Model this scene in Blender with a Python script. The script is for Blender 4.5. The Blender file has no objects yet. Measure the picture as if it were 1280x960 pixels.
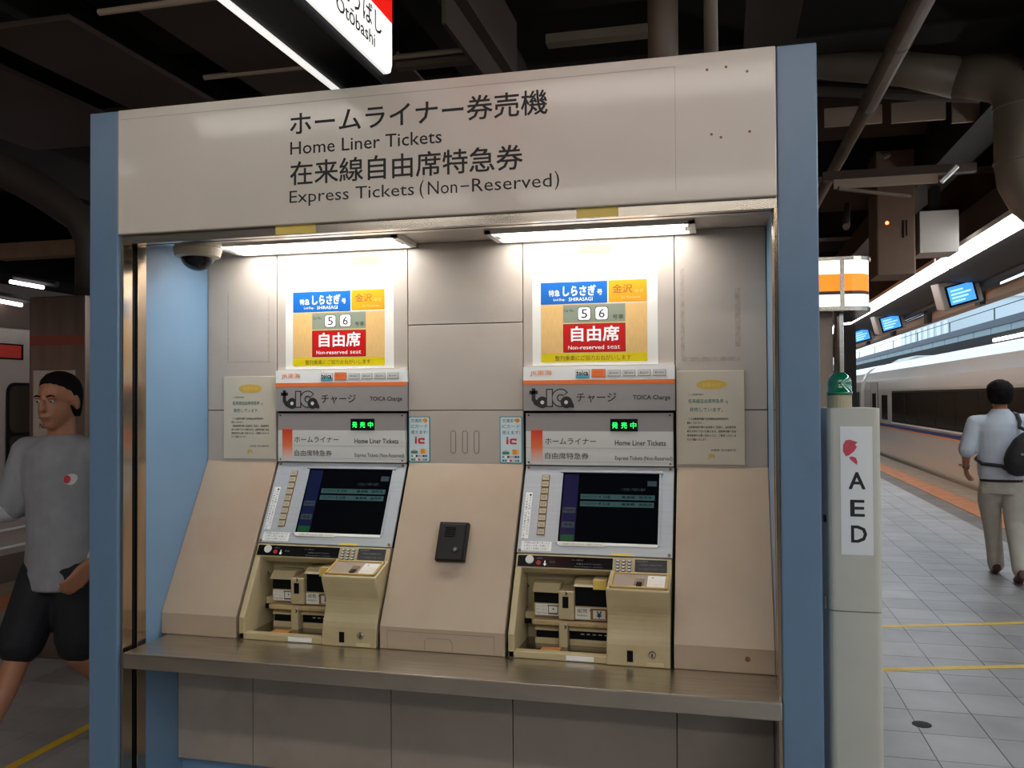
import bpy, bmesh, math, random
from mathutils import Vector as V, Matrix
random.seed(7)
SC = bpy.context.scene
COL = SC.collection
# ------------------------------------------------------------------ camera
cam = bpy.data.objects.new('camera', bpy.data.cameras.new('camera')); COL.objects.link(cam); SC.camera = cam
cam.data.sensor_width = 36; cam.data.lens = 1068.3/1280*36; cam.data.clip_start = .02; cam.data.clip_end = 500
ya, pi_, ro = [math.radians(a) for a in (13.767, .889, -.325)]
fw = V((-math.sin(ya)*math.cos(pi_), math.cos(ya)*math.cos(pi_), math.sin(pi_)))
rt = V((math.cos(ya), math.sin(ya), 0)); up = rt.cross(fw)
rt, up = math.cos(ro)*rt+math.sin(ro)*up, -math.sin(ro)*rt+math.cos(ro)*up
M = Matrix((rt, up, -fw)).transposed().to_4x4(); M.translation = (0, -2.376, 1.6); cam.matrix_world = M
# ------------------------------------------------------------------ world, exposure
SC.view_settings.view_transform = 'Standard'; SC.view_settings.look = 'None'
SC.view_settings.gamma = 1; SC.view_settings.exposure = 0.0; SC.view_settings.use_curve_mapping = False
w = bpy.data.worlds.new('world'); SC.world = w; w.use_nodes = True
bg = w.node_tree.nodes['Background']; bg.inputs[0].default_value = (.70, .86, 1, 1); bg.inputs[1].default_value = 1.9
TUBE = 14.0      # platform strip lamps
WARM_FILL = 13.0       # added crosswise lamps behind the camera, for light on the header
NICHE = 17.0      # lamps in the booth

# ------------------------------------------------------------------ materials
MATS = {}
def mat(name, col, rough=.5, metal=0, emit=0, noise=0, scale=8, bump=0, spec=.5, stretch=None, coat=0, trans=0, dirt=None, dirts=3, coords='Object'):
    if name in MATS: return MATS[name]
    m = bpy.data.materials.new(name); m.use_nodes = True; nt = m.node_tree; N = nt.nodes; L = nt.links
    b = N['Principled BSDF']; c4 = (*col, 1)
    b.inputs['Base Color'].default_value = c4; b.inputs['Roughness'].default_value = rough
    b.inputs['Metallic'].default_value = metal; b.inputs['Specular IOR Level'].default_value = spec
    if coat: b.inputs['Coat Weight'].default_value = coat; b.inputs['Coat Roughness'].default_value = .08
    if trans: b.inputs['Transmission Weight'].default_value = trans
    if emit: b.inputs['Emission Color'].default_value = c4; b.inputs['Emission Strength'].default_value = emit
    if noise or bump or dirt:
        tc = N.new('ShaderNodeNewGeometry'); mp = N.new('ShaderNodeMapping'); L.new(tc.outputs['Position'], mp.inputs[0])
        if stretch: mp.inputs['Scale'].default_value = stretch
        nz = N.new('ShaderNodeTexNoise'); nz.inputs['Scale'].default_value = scale; nz.inputs['Detail'].default_value = 5
        L.new(mp.outputs[0], nz.inputs['Vector'])
        if noise:
            r = N.new('ShaderNodeValToRGB'); r.color_ramp.elements[0].position = .3; r.color_ramp.elements[1].position = .7
            r.color_ramp.elements[0].color = (*[x*(1-noise) for x in col], 1); r.color_ramp.elements[1].color = (*[min(1, x*(1+noise*.6)) for x in col], 1)
            L.new(nz.outputs[0], r.inputs[0]); out = r.outputs[0]
            if dirt:
                n2 = N.new('ShaderNodeTexNoise'); n2.inputs['Scale'].default_value = dirts; n2.inputs['Detail'].default_value = 8; n2.inputs['Roughness'].default_value = .65
                L.new(tc.outputs['Position'], n2.inputs['Vector'])
                r2 = N.new('ShaderNodeValToRGB'); r2.color_ramp.elements[0].position = .5; r2.color_ramp.elements[1].position = .78
                L.new(n2.outputs[0], r2.inputs[0]); mx = N.new('ShaderNodeMix'); mx.data_type = 'RGBA'
                L.new(r2.outputs[0], mx.inputs[0]); L.new(out, mx.inputs[6]); mx.inputs[7].default_value = (*dirt, 1); out = mx.outputs[2]
            L.new(out, b.inputs['Base Color'])
        if bump:
            bp = N.new('ShaderNodeBump'); bp.inputs['Strength'].default_value = bump; bp.inputs['Distance'].default_value = .01
            L.new(nz.outputs[0], bp.inputs['Height']); L.new(bp.outputs[0], b.inputs['Normal'])
    MATS[name] = m; return m
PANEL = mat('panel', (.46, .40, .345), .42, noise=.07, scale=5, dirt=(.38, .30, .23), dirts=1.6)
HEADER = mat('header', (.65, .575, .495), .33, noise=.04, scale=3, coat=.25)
PANEL_SHADED = mat('lower_panel', (.36, .30, .25), .5, noise=.07, scale=5, dirt=(.24, .19, .15), dirts=1.6)  # beige panel colour darkened to stand for the shade under the counter
COVER = mat('cover', (.43, .33, .24), .38, noise=.08, scale=4, dirt=(.42, .27, .19), dirts=2.2)
BLUE = mat('blue_paint', (.13, .215, .33), .32, noise=.06, scale=4, dirt=(.11, .17, .24), dirts=4)
BLUEI = mat('blue_inner', (.16, .27, .40), .4, noise=.05, scale=4)
STEEL = mat('steel', (.42, .38, .33), .22, 1, noise=.15, scale=6, stretch=(.3, 1, 8))
CSTEEL = mat('counter_steel', (.60, .55, .47), .3, 1, noise=.15, scale=10, stretch=(.5, 8, 1), bump=.05)
GUIDE = mat('guide_steel', (.50, .40, .30), .16, 1, noise=.12, scale=5, stretch=(6, 6, .6))
CREAM = mat('cream', (.47, .385, .22), .38, noise=.07, scale=7, dirt=(.42, .31, .15), dirts=6)
CREAMO = mat('cream_stained', (.50, .36, .18), .4, noise=.2, scale=20)
SILVER = mat('silver_panel', (.44, .47, .50), .38, .35, noise=.05, scale=5, stretch=(.3, 1, 30))
BLACK = mat('black', (.004, .004, .005), .5, spec=.12)
MATTE = mat('matte_black', (.008, .008, .008), .8, spec=.15)
DARKGL = mat('dark_glossy', (.004, .004, .005), .15, spec=.35)
SCREEN = mat('screen', (.002, .0025, .004), .1, spec=.3)
SCR_TEAL = mat('screen_teal', (.03, .07, .075), .2, emit=.2); SCR_NAVY = mat('screen_navy', (.004, .007, .035), .2, emit=.2)
SCR_GRN = mat('screen_green', (.006, .05, .018), .2, emit=.3); SCR_GREY = mat('screen_grey', (.03, .045, .06), .2, emit=.2)
INK = mat('ink', (.012, .012, .014), .6); WHITE = mat('white', (.80, .80, .78), .5); PAPER = mat('paper', (.74, .72, .66), .35, coat=.3)
CREAMP = mat('notice_paper', (.58, .52, .41), .3, noise=.05, coat=.3)
ORANGE = mat('orange', (.80, .17, .035), .45); ORANGET = mat('orange_print', (.85, .25, .06), .5)
GREY = mat('grey_print', (.30, .275, .265), .4); LGREY = mat('light_grey', (.62, .61, .58), .4)
PBLUE = mat('poster_blue', (.008, .11, .40), .3, coat=.3); PORNG = mat('poster_orange', (.78, .29, .01), .3, coat=.3)
PTAN = mat('poster_tan', (.70, .44, .17), .35, noise=.12, scale=60, stretch=(8, 1, .5), coat=.3)
PGRN = mat('poster_grey_green', (.24, .27, .20), .35, coat=.3); PRED = mat('poster_red', (.52, .006, .006), .3, coat=.3)
PYEL = mat('poster_yellow', (.66, .52, .005), .3, coat=.3); BROWN = mat('brown_ink', (.20, .09, .02), .5); PALE = mat('pale_ink', (.92, .92, .9), .4)
PORI = mat('faded_ink', (.85, .5, .2), .5); YELST = mat('yellow_sticker', (.75, .55, .12), .5); GOLD = mat('gold_print', (.62, .40, .06), .5)
TEALI = mat('teal_ink', (.06, .20, .18), .5); TEAL = mat('teal_border', (.03, .24, .28), .4); REDI = mat('red_ink', (.55, .02, .02), .5)
GREEN = mat('green_print', (.03, .22, .13), .5); PINK = mat('pink_print', (.6, .35, .35), .5)
LEDG = mat('led_green', (.02, 1, .15), .4, emit=1.6); TUBEM = mat('tube', (1, .985, .96), .4, emit=NICHE)
BROWNWIN = mat('reader_brown', (.22, .13, .07), .25, coat=.5); READER = mat('reader_inner', (.33, .26, .20), .3)
FIX = mat('fixture', (.62, .60, .55), .5)
LETW = mat('white_letter', (.9, .9, .88), .4)
CONC = mat('concrete', (.22, .20, .18), .85, noise=.2, scale=2)
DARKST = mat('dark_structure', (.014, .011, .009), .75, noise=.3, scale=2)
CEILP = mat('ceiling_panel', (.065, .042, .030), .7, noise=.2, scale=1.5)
CEILB = mat('beige_panel', (.36, .27, .20), .6, noise=.1, scale=2)
PIPE = mat('pipe', (.11, .075, .048), .5, noise=.2, scale=3); DUCT = mat('duct', (.15, .12, .085), .5, noise=.15, scale=3)
STRIP = mat('strip_tube', (.93, .96, 1), .4, emit=TUBE)
SKIN = mat('skin', (.42, .18, .095), .5, noise=.05, scale=12); HAIR = mat('hair', (.006, .0045, .004), .8, spec=.15, noise=.3, scale=60, bump=.4)

# ------------------------------------------------------------------ mesh builder
class Fr:   # a flat frame: origin o, axes u (right), v (up), n (out, towards the viewer)
    def __init__(s, o, u=(1,0,0), v=(0,0,1), n=None):
        s.o = V(o); s.u = V(u).normalized(); s.v = V(v).normalized(); s.n = V(n).normalized() if n else s.u.cross(s.v)
    def p(s, a, b, c=0): return s.o+s.u*a+s.v*b+s.n*c
W = Fr((0,0,0), (1,0,0), (0,1,0))       # world axes: a=x b=y c=z
class MB:
    def __init__(s): s.v = []; s.f = []; s.mi = []; s.ms = []
    def m(s, m):
        if m not in s.ms: s.ms.append(m)
        return s.ms.index(m)
    def add(s, vs, fs, m):
        k = len(s.v); i = s.m(m); s.v += [V(x) for x in vs]
        for f in fs: s.f.append([k+a for a in f]); s.mi.append(i)
        return s
    def box(s, a0, a1, b0, b1, c0, c1, m, fr=W):
        P = [fr.p(a, b, c) for c in (c0, c1) for b in (b0, b1) for a in (a0, a1)]
        return s.add(P, [(0,2,3,1),(4,5,7,6),(0,1,5,4),(2,6,7,3),(0,4,6,2),(1,3,7,5)], m)
    def poly(s, pts, c, m, fr=W): return s.add([fr.p(a, b, c) for a, b in pts], [list(range(len(pts)))], m)
    def prism(s, pts, c0, c1, m, fr=W):     # pts in (a,b), extruded along n
        n = len(pts); P = [fr.p(a, b, c0) for a, b in pts]+[fr.p(a, b, c1) for a, b in pts]
        return s.add(P, [list(range(n))[::-1], list(range(n, 2*n))]+[(i, (i+1) % n, n+(i+1) % n, n+i) for i in range(n)], m)
    def tube(s, path, r, m, seg=12, cap=True):
        path = [V(p) for p in path]; rs = r if isinstance(r, (list, tuple)) else [r]*len(path)
        P = []; prev = None
        for i, p in enumerate(path):
            d = (path[min(i+1, len(path)-1)]-path[max(i-1, 0)]).normalized()
            a = prev if prev and abs(prev.dot(d)) < .95 else (V((0,0,1)) if abs(d.z) < .9 else V((1,0,0)))
            a = (a-d*a.dot(d)).normalized(); b = d.cross(a); prev = a
            for k in range(seg):
                t = 2*math.pi*k/seg; P.append(p+(a*math.cos(t)+b*math.sin(t))*rs[i])
        F = [(i*seg+k, i*seg+(k+1) % seg, (i+1)*seg+(k+1) % seg, (i+1)*seg+k) for i in range(len(path)-1) for k in range(seg)]
        if cap: F += [list(range(seg))[::-1], list(range((len(path)-1)*seg, len(path)*seg))]
        return s.add(P, F, m)
    def loft(s, rings, m, seg=20, cap=True):   # rings: (center, rx_vec, ry_vec)
        P = []
        for c, a, b in rings:
            for k in range(seg):
                t = 2*math.pi*k/seg; P.append(V(c)+V(a)*math.cos(t)+V(b)*math.sin(t))
        n = len(rings); F = [(i*seg+k, i*seg+(k+1) % seg, (i+1)*seg+(k+1) % seg, (i+1)*seg+k) for i in range(n-1) for k in range(seg)]
        if cap: F += [list(range(seg))[::-1], list(range((n-1)*seg, n*seg))]
        return s.add(P, F, m)
    def lathe(s, c, prof, m, seg=24, ax=(0,0,1)):   # prof: (r, h) along ax
        ax = V(ax).normalized(); a = ax.orthogonal().normalized(); b = ax.cross(a)
        return s.loft([(V(c)+ax*h, a*max(r, 1e-4), b*max(r, 1e-4)) for r, h in prof], m, seg)
    def disc(s, a, b, r, c, m, fr, seg=20, c0=None, ry=None):
        pts = [(a+r*math.cos(2*math.pi*k/seg), b+(ry or r)*math.sin(2*math.pi*k/seg)) for k in range(seg)]
        return s.prism(pts, c0, c, m, fr) if c0 is not None else s.poly(pts, c, m, fr)
    def ball(s, c, r, m, seg=16):
        r = V(r) if not isinstance(r, (int, float)) else V((r, r, r)); n = seg//2
        rings = []
        for i in range(n+1):
            t = math.pi*i/n; q = max(math.sin(t), .01)
            rings.append((V(c)+V((0, 0, -r.z*math.cos(t))), V((r.x*q, 0, 0)), V((0, r.y*q, 0))))
        return s.loft(rings, m, seg)
    def text(s, body, fr, a0, a1, b0, b1, m, c=.0008, bold=0, res=2):
        cu = bpy.data.curves.new('t', 'FONT'); cu.body = body; cu.resolution_u = res
        ob = bpy.data.objects.new('t', cu); COL.objects.link(ob)
        me = bpy.data.meshes.new_from_object(ob.evaluated_get(bpy.context.evaluated_depsgraph_get()))
        bpy.data.objects.remove(ob); bpy.data.curves.remove(cu)
        xs = [v.co.x for v in me.vertices]; ys = [v.co.y for v in me.vertices]
        if not xs: return s
        x0, x1, y0, y1 = min(xs), max(xs), min(ys), max(ys)
        sa = (a1-a0)/max(x1-x0, 1e-6) if a1 is not None else None; sb = (b1-b0)/max(y1-y0, 1e-6)
        if sa is None: sa = sb
        d = bold*.8; polys = [list(p.vertices) for p in me.polygons]
        for k, (ox, oy) in enumerate(((-d, -d), (d, -d), (-d, d), (d, d)) if bold else ((0, 0),)):
            s.add([fr.p(a0+(v.co.x-x0+ox)*sa, b0+(v.co.y-y0+oy)*sb, c+.00003*k) for v in me.vertices], polys, m)
        bpy.data.meshes.remove(me); return s
    def build(s, name, parent=None, bevel=0, smooth=False, seg=2, origin=None):
        me = bpy.data.meshes.new(name)
        if parent is not None: o0 = ORG[parent]
        elif origin is not None: o0 = V(origin)
        else:
            xs = [v.x for v in s.v]; ys = [v.y for v in s.v]; zs = [v.z for v in s.v]
            o0 = V(((min(xs)+max(xs))/2, (min(ys)+max(ys))/2, min(zs)))
        me.from_pydata([v-o0 for v in s.v], [], s.f)
        for m in s.ms: me.materials.append(m)
        me.polygons.foreach_set('material_index', s.mi)
        bm = bmesh.new(); bm.from_mesh(me)
        if not any(len(f.verts) > 60 for f in bm.faces): pass
        bmesh.ops.recalc_face_normals(bm, faces=[f for f in bm.faces]) if s.closed else None
        bm.to_mesh(me); bm.free()
        if smooth:
            me.polygons.foreach_set('use_smooth', [True]*len(me.polygons))
        ob = bpy.data.objects.new(name, me); COL.objects.link(ob)
        if smooth == 'auto':
            me.polygons.foreach_set('use_smooth', [False]*len(me.polygons))
            sm = ob.data; 
            for e in (): pass
        if parent is not None: ob.parent = parent
        else: ob.location = o0
        ORG[ob] = o0
        if bevel:
            b = ob.modifiers.new('bevel', 'BEVEL'); b.width = bevel; b.segments = seg; b.limit_method = 'ANGLE'; b.angle_limit = math.radians(40)
        return ob
    closed = True
ORG = {}
class Flat(MB): closed = False     # lettering and print: keep winding as made
def tag(o, label=None, cat=None, group=None, kind=None):
    for k, v in (('label', label), ('category', cat), ('group', group), ('kind', kind)):
        if v: o[k] = v
    return o
def thing(name, loc, label, cat, group=None):
    o = bpy.data.objects.new(name, None); COL.objects.link(o); o.location = loc; o.empty_display_size = .1; ORG[o] = V(loc)
    return tag(o, label, cat, group)
def copy_tree(o, loc=None, parent=None, label=None):
    c = o.copy(); COL.objects.link(c); ORG[c] = ORG[o]
    if parent: c.parent = parent
    if loc is not None: c.location = loc
    if label: c['label'] = label
    for ch in list(o.children): copy_tree(ch, None, c)
    return c
def struct(o): o['kind'] = 'structure'; return o

BACK = .485
FB = Fr((0, BACK, 0)); FF = Fr((0, 0, 0))
SV = V((0, .275, .505)).normalized()
FS = Fr((0, .21, .865), (1,0,0), SV, (0, -.505, .275))     # the sloping plane
PX, PZ = 'x', 'z'
def yzprism(b, pts, x0, x1, m):     # polygon in (y,z), extruded along x
    return b.prism(pts, x0, x1, m, Fr((0,0,0), (0,1,0), (0,0,1), (1,0,0)))

# ================================================================== SETTING: platform, canopy
fl = MB(); fl.box(-6.1, 4.1, -30, 100, -.9, -.006, CONC); floor = struct(fl.build('floor', origin=(0,0,0)))
def tile_mat():
    m = bpy.data.materials.new('floor_tile'); m.use_nodes = True; N = m.node_tree.nodes; L = m.node_tree.links; b = N['Principled BSDF']
    g = N.new('ShaderNodeNewGeometry'); sc = N.new('ShaderNodeVectorMath'); sc.operation = 'MULTIPLY'; sc.inputs[1].default_value = (1/.296, 1/.317, 0)
    ad = N.new('ShaderNodeVectorMath'); ad.operation = 'ADD'; ad.inputs[1].default_value = (-.905/.296+100, -1.72/.317+100, 0)
    fl_ = N.new('ShaderNodeVectorMath'); fl_.operation = 'FLOOR'; wn = N.new('ShaderNodeTexWhiteNoise')
    L.new(g.outputs['Position'], sc.inputs[0]); L.new(sc.outputs[0], ad.inputs[0]); L.new(ad.outputs[0], fl_.inputs[0]); L.new(fl_.outputs[0], wn.inputs['Vector'])
    r = N.new('ShaderNodeValToRGB'); r.color_ramp.elements[0].color = (.28, .265, .255, 1); r.color_ramp.elements[1].color = (.37, .35, .335, 1)
    L.new(wn.outputs['Value'], r.inputs[0])
    nz = N.new('ShaderNodeTexNoise'); nz.inputs['Scale'].default_value = 2.5; nz.inputs['Detail'].default_value = 8; L.new(g.outputs['Position'], nz.inputs['Vector'])
    r2 = N.new('ShaderNodeValToRGB'); r2.color_ramp.elements[0].position = .3; r2.color_ramp.elements[0].color = (.72, .70, .68, 1); r2.color_ramp.elements[1].position = .65
    L.new(nz.outputs[0], r2.inputs[0]); mx = N.new('ShaderNodeMix'); mx.data_type = 'RGBA'; mx.blend_type = 'MULTIPLY'; mx.inputs[0].default_value = 1
    L.new(r.outputs[0], mx.inputs[6]); L.new(r2.outputs[0], mx.inputs[7]); L.new(mx.outputs[2], b.inputs['Base Color'])
    b.inputs['Roughness'].default_value = .38
    return m
TILE = tile_mat()
DX, DY, X0T, Y0T = .296, .317, .905, 1.72
proto = None; rest = MB(); ntile = 0
for i in range(-21, 8):
    for j in range(-34, 80):
        x, y = X0T+DX*i, Y0T+DY*j
        if x < -5.33 or x+DX > 3.26 or y < -8 or y > 24: continue
        near = (x > .3 and 1.3 < y < 6.4) or (-4.7 < x < -2.0 and .3 < y < 2.9)
        if near and ntile < 300:
            if proto is None:
                b = MB(); b.box(.002, DX-.002, .002, DY-.002, -.006, 0, TILE)
                proto = b.build('tile', floor); ob = proto
            else: ob = proto.copy(); COL.objects.link(ob)
            ob.location = (x, y, random.uniform(-.0004, .0004)); ntile += 1
        else: rest.box(x+.002, x+DX-.002, y+.002, y+DY-.002, -.006, 0, TILE)
tag(rest.build('tiles', floor), kind='stuff')
TACT = mat('tactile', (.55, .20, .06), .6, noise=.25, scale=6); EDGE = mat('edge_slab', (.30, .23, .15), .6, noise=.15, scale=3)
for x0, x1, e0, e1 in ((3.26, 3.64, 3.65, 4.1), (-5.71, -5.34, -6.1, -5.72)):
    b = MB(); y = -8
    while y < 40: b.box(x0, x1, y+.003, y+.297, -.006, .003, TACT); y += .3
    tag(b.build('tactile_paving', floor), 'orange tactile warning strip along the platform edge', kind='stuff')
    b = MB(); y = -8
    while y < 40: b.box(e0, e1, y+.004, y+.896, -.006, 0, EDGE); y += .9
    tag(b.build('edge_slabs', floor), kind='stuff')
YEL = mat('yellow_line', (.80, .50, .02), .5, noise=.15, scale=10)
def stripe(p, q, wd):
    p, q = V((*p, 0)), V((*q, 0)); d = (q-p).normalized(); f = Fr((p.x, p.y, .0005), d, V((0,0,1)).cross(d), (0,0,1))
    b = MB(); b.box(0, (q-p).length, -wd/2, wd/2, 0, .0012, YEL, f); return b.build('queue_line', floor)
stripe((.45, 3.79), (3.1, 4.66), .055); stripe((.5, 2.88), (3.1, 3.66), .055); stripe((-3.03, -.6), (-3.02, 2.6), .05)
b = MB(); b.lathe((.93, 2.15, 0), [(.045, 0), (.045, .002), (.02, .003)], DARKST, 12); b.build('floor_cap', floor)

# canopy
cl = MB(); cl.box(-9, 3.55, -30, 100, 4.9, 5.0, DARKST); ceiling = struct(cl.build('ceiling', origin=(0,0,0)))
# suspended panels over the kiosk (left of it)
def cpan(x0, x1, y0, y1, z0, z1, m=CEILP, name='ceiling_board'):
    b = MB(); b.box(x0, x1, y0, y1, z0, z1, m); return b.build(name, ceiling)
for y0 in (-6.6, -4.2, -1.9, 1.22, 3.9):
    yy = y0; y1 = y0+(2.25 if y0 < 0 else .8)
    cpan(-3.74, -3.15, y0, y1 if y0 != 1.22 else 2.6, 3.5, 3.53)
    cpan(-2.76, -1.75, y0, min(y1, 2.05) if y0 != 1.22 else 2.05, 3.5, 3.53)
cpan(-5.2, -4.1, -3, 3.2, 3.55, 3.58); cpan(-2.5, -1.75, 2.12, 2.6, 3.52, 3.55, CEILB)
for y in (-4.0, -1.7, 1.19, 2.07): 
    b = MB(); b.tube([(-2.95, y, 3.5), (-1.2, y, 3.5)], .016, CEILB if y > 0 else PIPE); b.build('conduit', ceiling)
for x in (-3.95, -2.95, -1.5, .3, 2.1):
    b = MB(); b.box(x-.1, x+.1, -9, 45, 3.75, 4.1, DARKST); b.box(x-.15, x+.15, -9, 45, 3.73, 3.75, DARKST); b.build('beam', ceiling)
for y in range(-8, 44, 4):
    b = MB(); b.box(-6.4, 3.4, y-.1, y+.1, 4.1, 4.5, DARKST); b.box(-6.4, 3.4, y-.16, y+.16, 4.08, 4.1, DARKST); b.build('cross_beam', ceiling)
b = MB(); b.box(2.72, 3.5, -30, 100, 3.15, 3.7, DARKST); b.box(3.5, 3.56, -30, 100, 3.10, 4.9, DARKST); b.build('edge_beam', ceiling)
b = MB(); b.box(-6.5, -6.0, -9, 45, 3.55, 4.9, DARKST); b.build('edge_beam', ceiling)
# a dark girder with lattice above the booth
b = MB(); b.box(-1.28, -1.14, 1.3, 2.7, 3.46, 3.5, CEILP); b.box(-1.22, -1.2, 1.3, 2.7, 3.3, 3.9, CEILP); b.build('hanger', ceiling)
b = MB(); b.box(-1.76, -1.2, 2.1, 2.16, 3.45, 3.52, PIPE); b.build('hanger', ceiling)
b = MB(); b.box(-.9, -.36, 2.1, 2.18, 3.5, 3.55, DUCT); b.build('hanger', ceiling)
# beige boards right of the booth, far back
for (x0, x1, z0, z1, y) in ((.84, 1.28, 3.80, 3.95, 5), (1.35, 1.75, 3.79, 3.95, 5), (1.8, 2.25, 3.76, 3.92, 5.02), (.92, 1.71, 3.31, 3.385, 5.1)):
    b = MB(); b.box(x0, x1, y, y+.03, z0, z1, CEILB); b.build('ceiling_board', ceiling)
b = MB(); b.box(.84, 2.0, 5.12, 5.2, 3.39, 3.46, CEILP); b.build('hanger', ceiling)
b = MB(); b.tube([(1.72, 5.05, 3.3), (1.84, 5.05, 3.42)], .02, WHITE, 6); b.build('hanger', ceiling)
b = MB(); b.tube([(.95, 5.1, 3.31), (1.6, 5.6, 3.32)], .018, PIPE, 6); b.build('hanger', ceiling)
b = MB(); b.tube([(1.33, 5.4, 3.62), (1.6, 6.6, 3.95)], .03, PIPE, 8); b.build('hanger', ceiling)
b = MB(); b.tube([(1.2, 6.5, 3.25), (1.5, 8.6, 3.9)], .035, PIPE, 8); b.build('hanger', ceiling)

# track beds
b = MB(); b.box(4.1, 30, -30, 130, -1.3, -.9, CONC); struct(b.build('ground'))
b = MB(); b.box(-12, -6.1, -30, 100, -1.3, -.9, CONC); struct(b.build('ground'))
# far platform side behind the left train and closing ends
b = MB(); b.box(-12.3, -12, -30, 100, -1.3, 5, DARKST); struct(b.build('wall_left'))
b = MB(); b.box(-12.3, 3.9, -30.3, -30, -1.3, 5, DARKST); struct(b.build('wall_front'))
b = MB(); b.box(-12.3, 3.9, 100, 100.3, -1.3, 5, DARKST); struct(b.build('wall_back'))
b = MB(); b.box(-12, -9, -30, 100, 4.9, 5.0, DARKST); struct(b.build('ceiling'))

# ================================================================== KIOSK
K = thing('ticket_booth', (-.87, .4, 0), 'long ticket booth with light blue posts and a beige header reading Home Liner Tickets', 'booth')
XL, XR = -1.893, .149; TOP = 2.536; HB = 2.133; CZ = 2.148
for x0, x1 in ((-2.0, XL), (XR+.002, .2528)):
    b = MB(); b.box(x0, x1, 0, .9, 0, TOP, BLUE); b.build('post', K, bevel=.004)
b = MB(); b.box(XL+.002, XR, -.004, .06, HB, TOP, HEADER); hd = b.build('header_panel', K, bevel=.004)
b = Flat(); FH = Fr((0, -.004, 0))
b.text('ホームライナー券売機', FH, -1.276, -.473, 2.405, 2.476, INK, bold=.012)
b.text('Home Liner Tickets', FH, -1.276, -.789, 2.346, 2.385, INK, bold=.006)
b.text('在来線自由席特急券', FH, -1.276, -.546, 2.252, 2.324, INK, bold=.012)
b.text('Express Tickets', FH, -1.279, -.875, 2.186, 2.235, INK)
b.text('(', FH, -.858, -.845, 2.186, 2.240, INK); b.text('Non', FH, -.832, -.742, 2.196, 2.2345, INK)
b.box(-.732, -.706, 2.2125, 2.2165, 0, .0008, INK, FH); b.text('Reserved', FH, -.697, -.462, 2.196, 2.2345, INK); b.text(')', FH, -.453, -.44, 2.186, 2.240, INK)
b.build('lettering', hd)
b = Flat()
SEAM = mat('seam', (.42, .37, .31), .6)
b.box(-.117, -.1155, HB+.03, TOP-.03, 0, .0006, SEAM, FH); b.box(XL+.01, -.117, TOP-.032, TOP-.0305, 0, .0006, SEAM, FH)
for x, z in ((.02, 2.49), (.075, 2.473), (-.03, 2.487), (-.02, 2.31), (.005, 2.3), (.08, 2.31)): b.disc(x, z, .004, .001, BROWN, FH, 8)
b.build('scuffs', hd)
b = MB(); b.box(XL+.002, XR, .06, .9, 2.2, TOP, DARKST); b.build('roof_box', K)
b = MB(); b.box(XL+.002, XR, .012, .04, 2.104, HB+.01, STEEL); b.box(XL+.002, XR, .04, .07, 2.115, HB+.01, BLACK); b.box(XL+.002, XR, .07, .10, 2.108, HB+.03, STEEL)
sr = b.build('shutter_rail', K)
for x0, x1 in ((-1.335, -1.2), (-.394, -.276)):
    b = MB(); b.box(x0, x1, .0105, .012, 2.106, 2.134, YELST); b.build('yellow_tape', sr)
b = MB(); b.box(XL+.002, XR, .1, .9, CZ, 2.18, PANEL); b.build('ceiling_panel', K)
# inner side walls
b = MB(); b.box(XL, -1.885, .13, .52, 0, CZ, BLUEI); b.build('side_wall', K)
b = MB(); b.box(.145, XR+.002, .13, .52, 0, CZ, BLUEI); b.build('side_wall', K)
# shutter guides
for s, xa, xb in ((1, XL, -1.882), (-1, .140, XR+.002)):
    b = MB(); b.box(xa, xb, .013, .058, 0, 2.12, GUIDE); b.box(xa, xb, .084, .128, 0, 2.12, GUIDE)
    b.box(xa, xa+.003 if s > 0 else xb, .058, .084, 0, 2.12, BLACK) if s > 0 else b.box(xb-.003, xb, .058, .084, 0, 2.12, BLACK)
    b.build('shutter_guide', K, bevel=.0015)
# back wall
b = MB(); b.box(XL+.002, XR, .50, .9, 0, 2.2, BLACK); b.build('back_frame', K)
cols = [-1.884, -1.595, -1.081, -.661, -.147, .144]
segs = [(0, 1.557, CZ), (0, 1.36, 1.557), (1, 1.69, CZ), (2, 1.858, CZ), (2, 1.555, 1.858), (2, 1.36, 1.555), (3, 1.69, CZ), (4, 1.555, CZ), (4, 1.36, 1.555)]
for c, z0, z1 in segs:
    b = MB(); b.box(cols[c]+.0015, cols[c+1]-.0015, BACK, .5, z0+.0015, z1-.0015, PANEL); p = b.build('wall_panel', K, bevel=.0015)
    if c == 2 and z0 < 1.4: mid = p
b = MB()
SLOTM = mat('slot_shadow', (.24, .19, .16), .6)
for x in (-.914, -.871, -.829):
    for r, m_, c_ in ((.0105, SLOTM, .0006), (.007, PANEL, .0012)):
        pts = [(x+r*math.cos(t), 1.485-.01+r*math.sin(t)) for t in [math.pi*k/8 for k in range(9)]]+[(x+r*math.cos(t), 1.404+.01+r*math.sin(t)) for t in [math.pi+math.pi*k/8 for k in range(9)]]
        b.prism(pts, 0, c_, m_, FB)
b.build('vent_slots', mid)
for x in (-1.24, -.41):
    b = MB(); b.box(x-.055, x+.055, BACK-.001, BACK, 2.085, 2.112, YELST); b.build('yellow_tape', K)
RES = mat('tape_residue', (.41, .345, .285), .6, noise=.2, scale=70)
for pts_ in (((-.128, -.116, 1.73, 2.02), (-.125, .06, 1.715, 1.728), (.045, .062, 1.76, 1.95)), ((-1.80, -1.795, 1.74, 2.0), (-1.80, -1.62, 1.735, 1.739), (-1.632, -1.625, 1.74, 1.98))):
    b = MB()
    for r in pts_: b.box(*r, 0, .0005, RES, FB)
    tag(b.build('tape_residue', K), kind='stuff')
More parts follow.
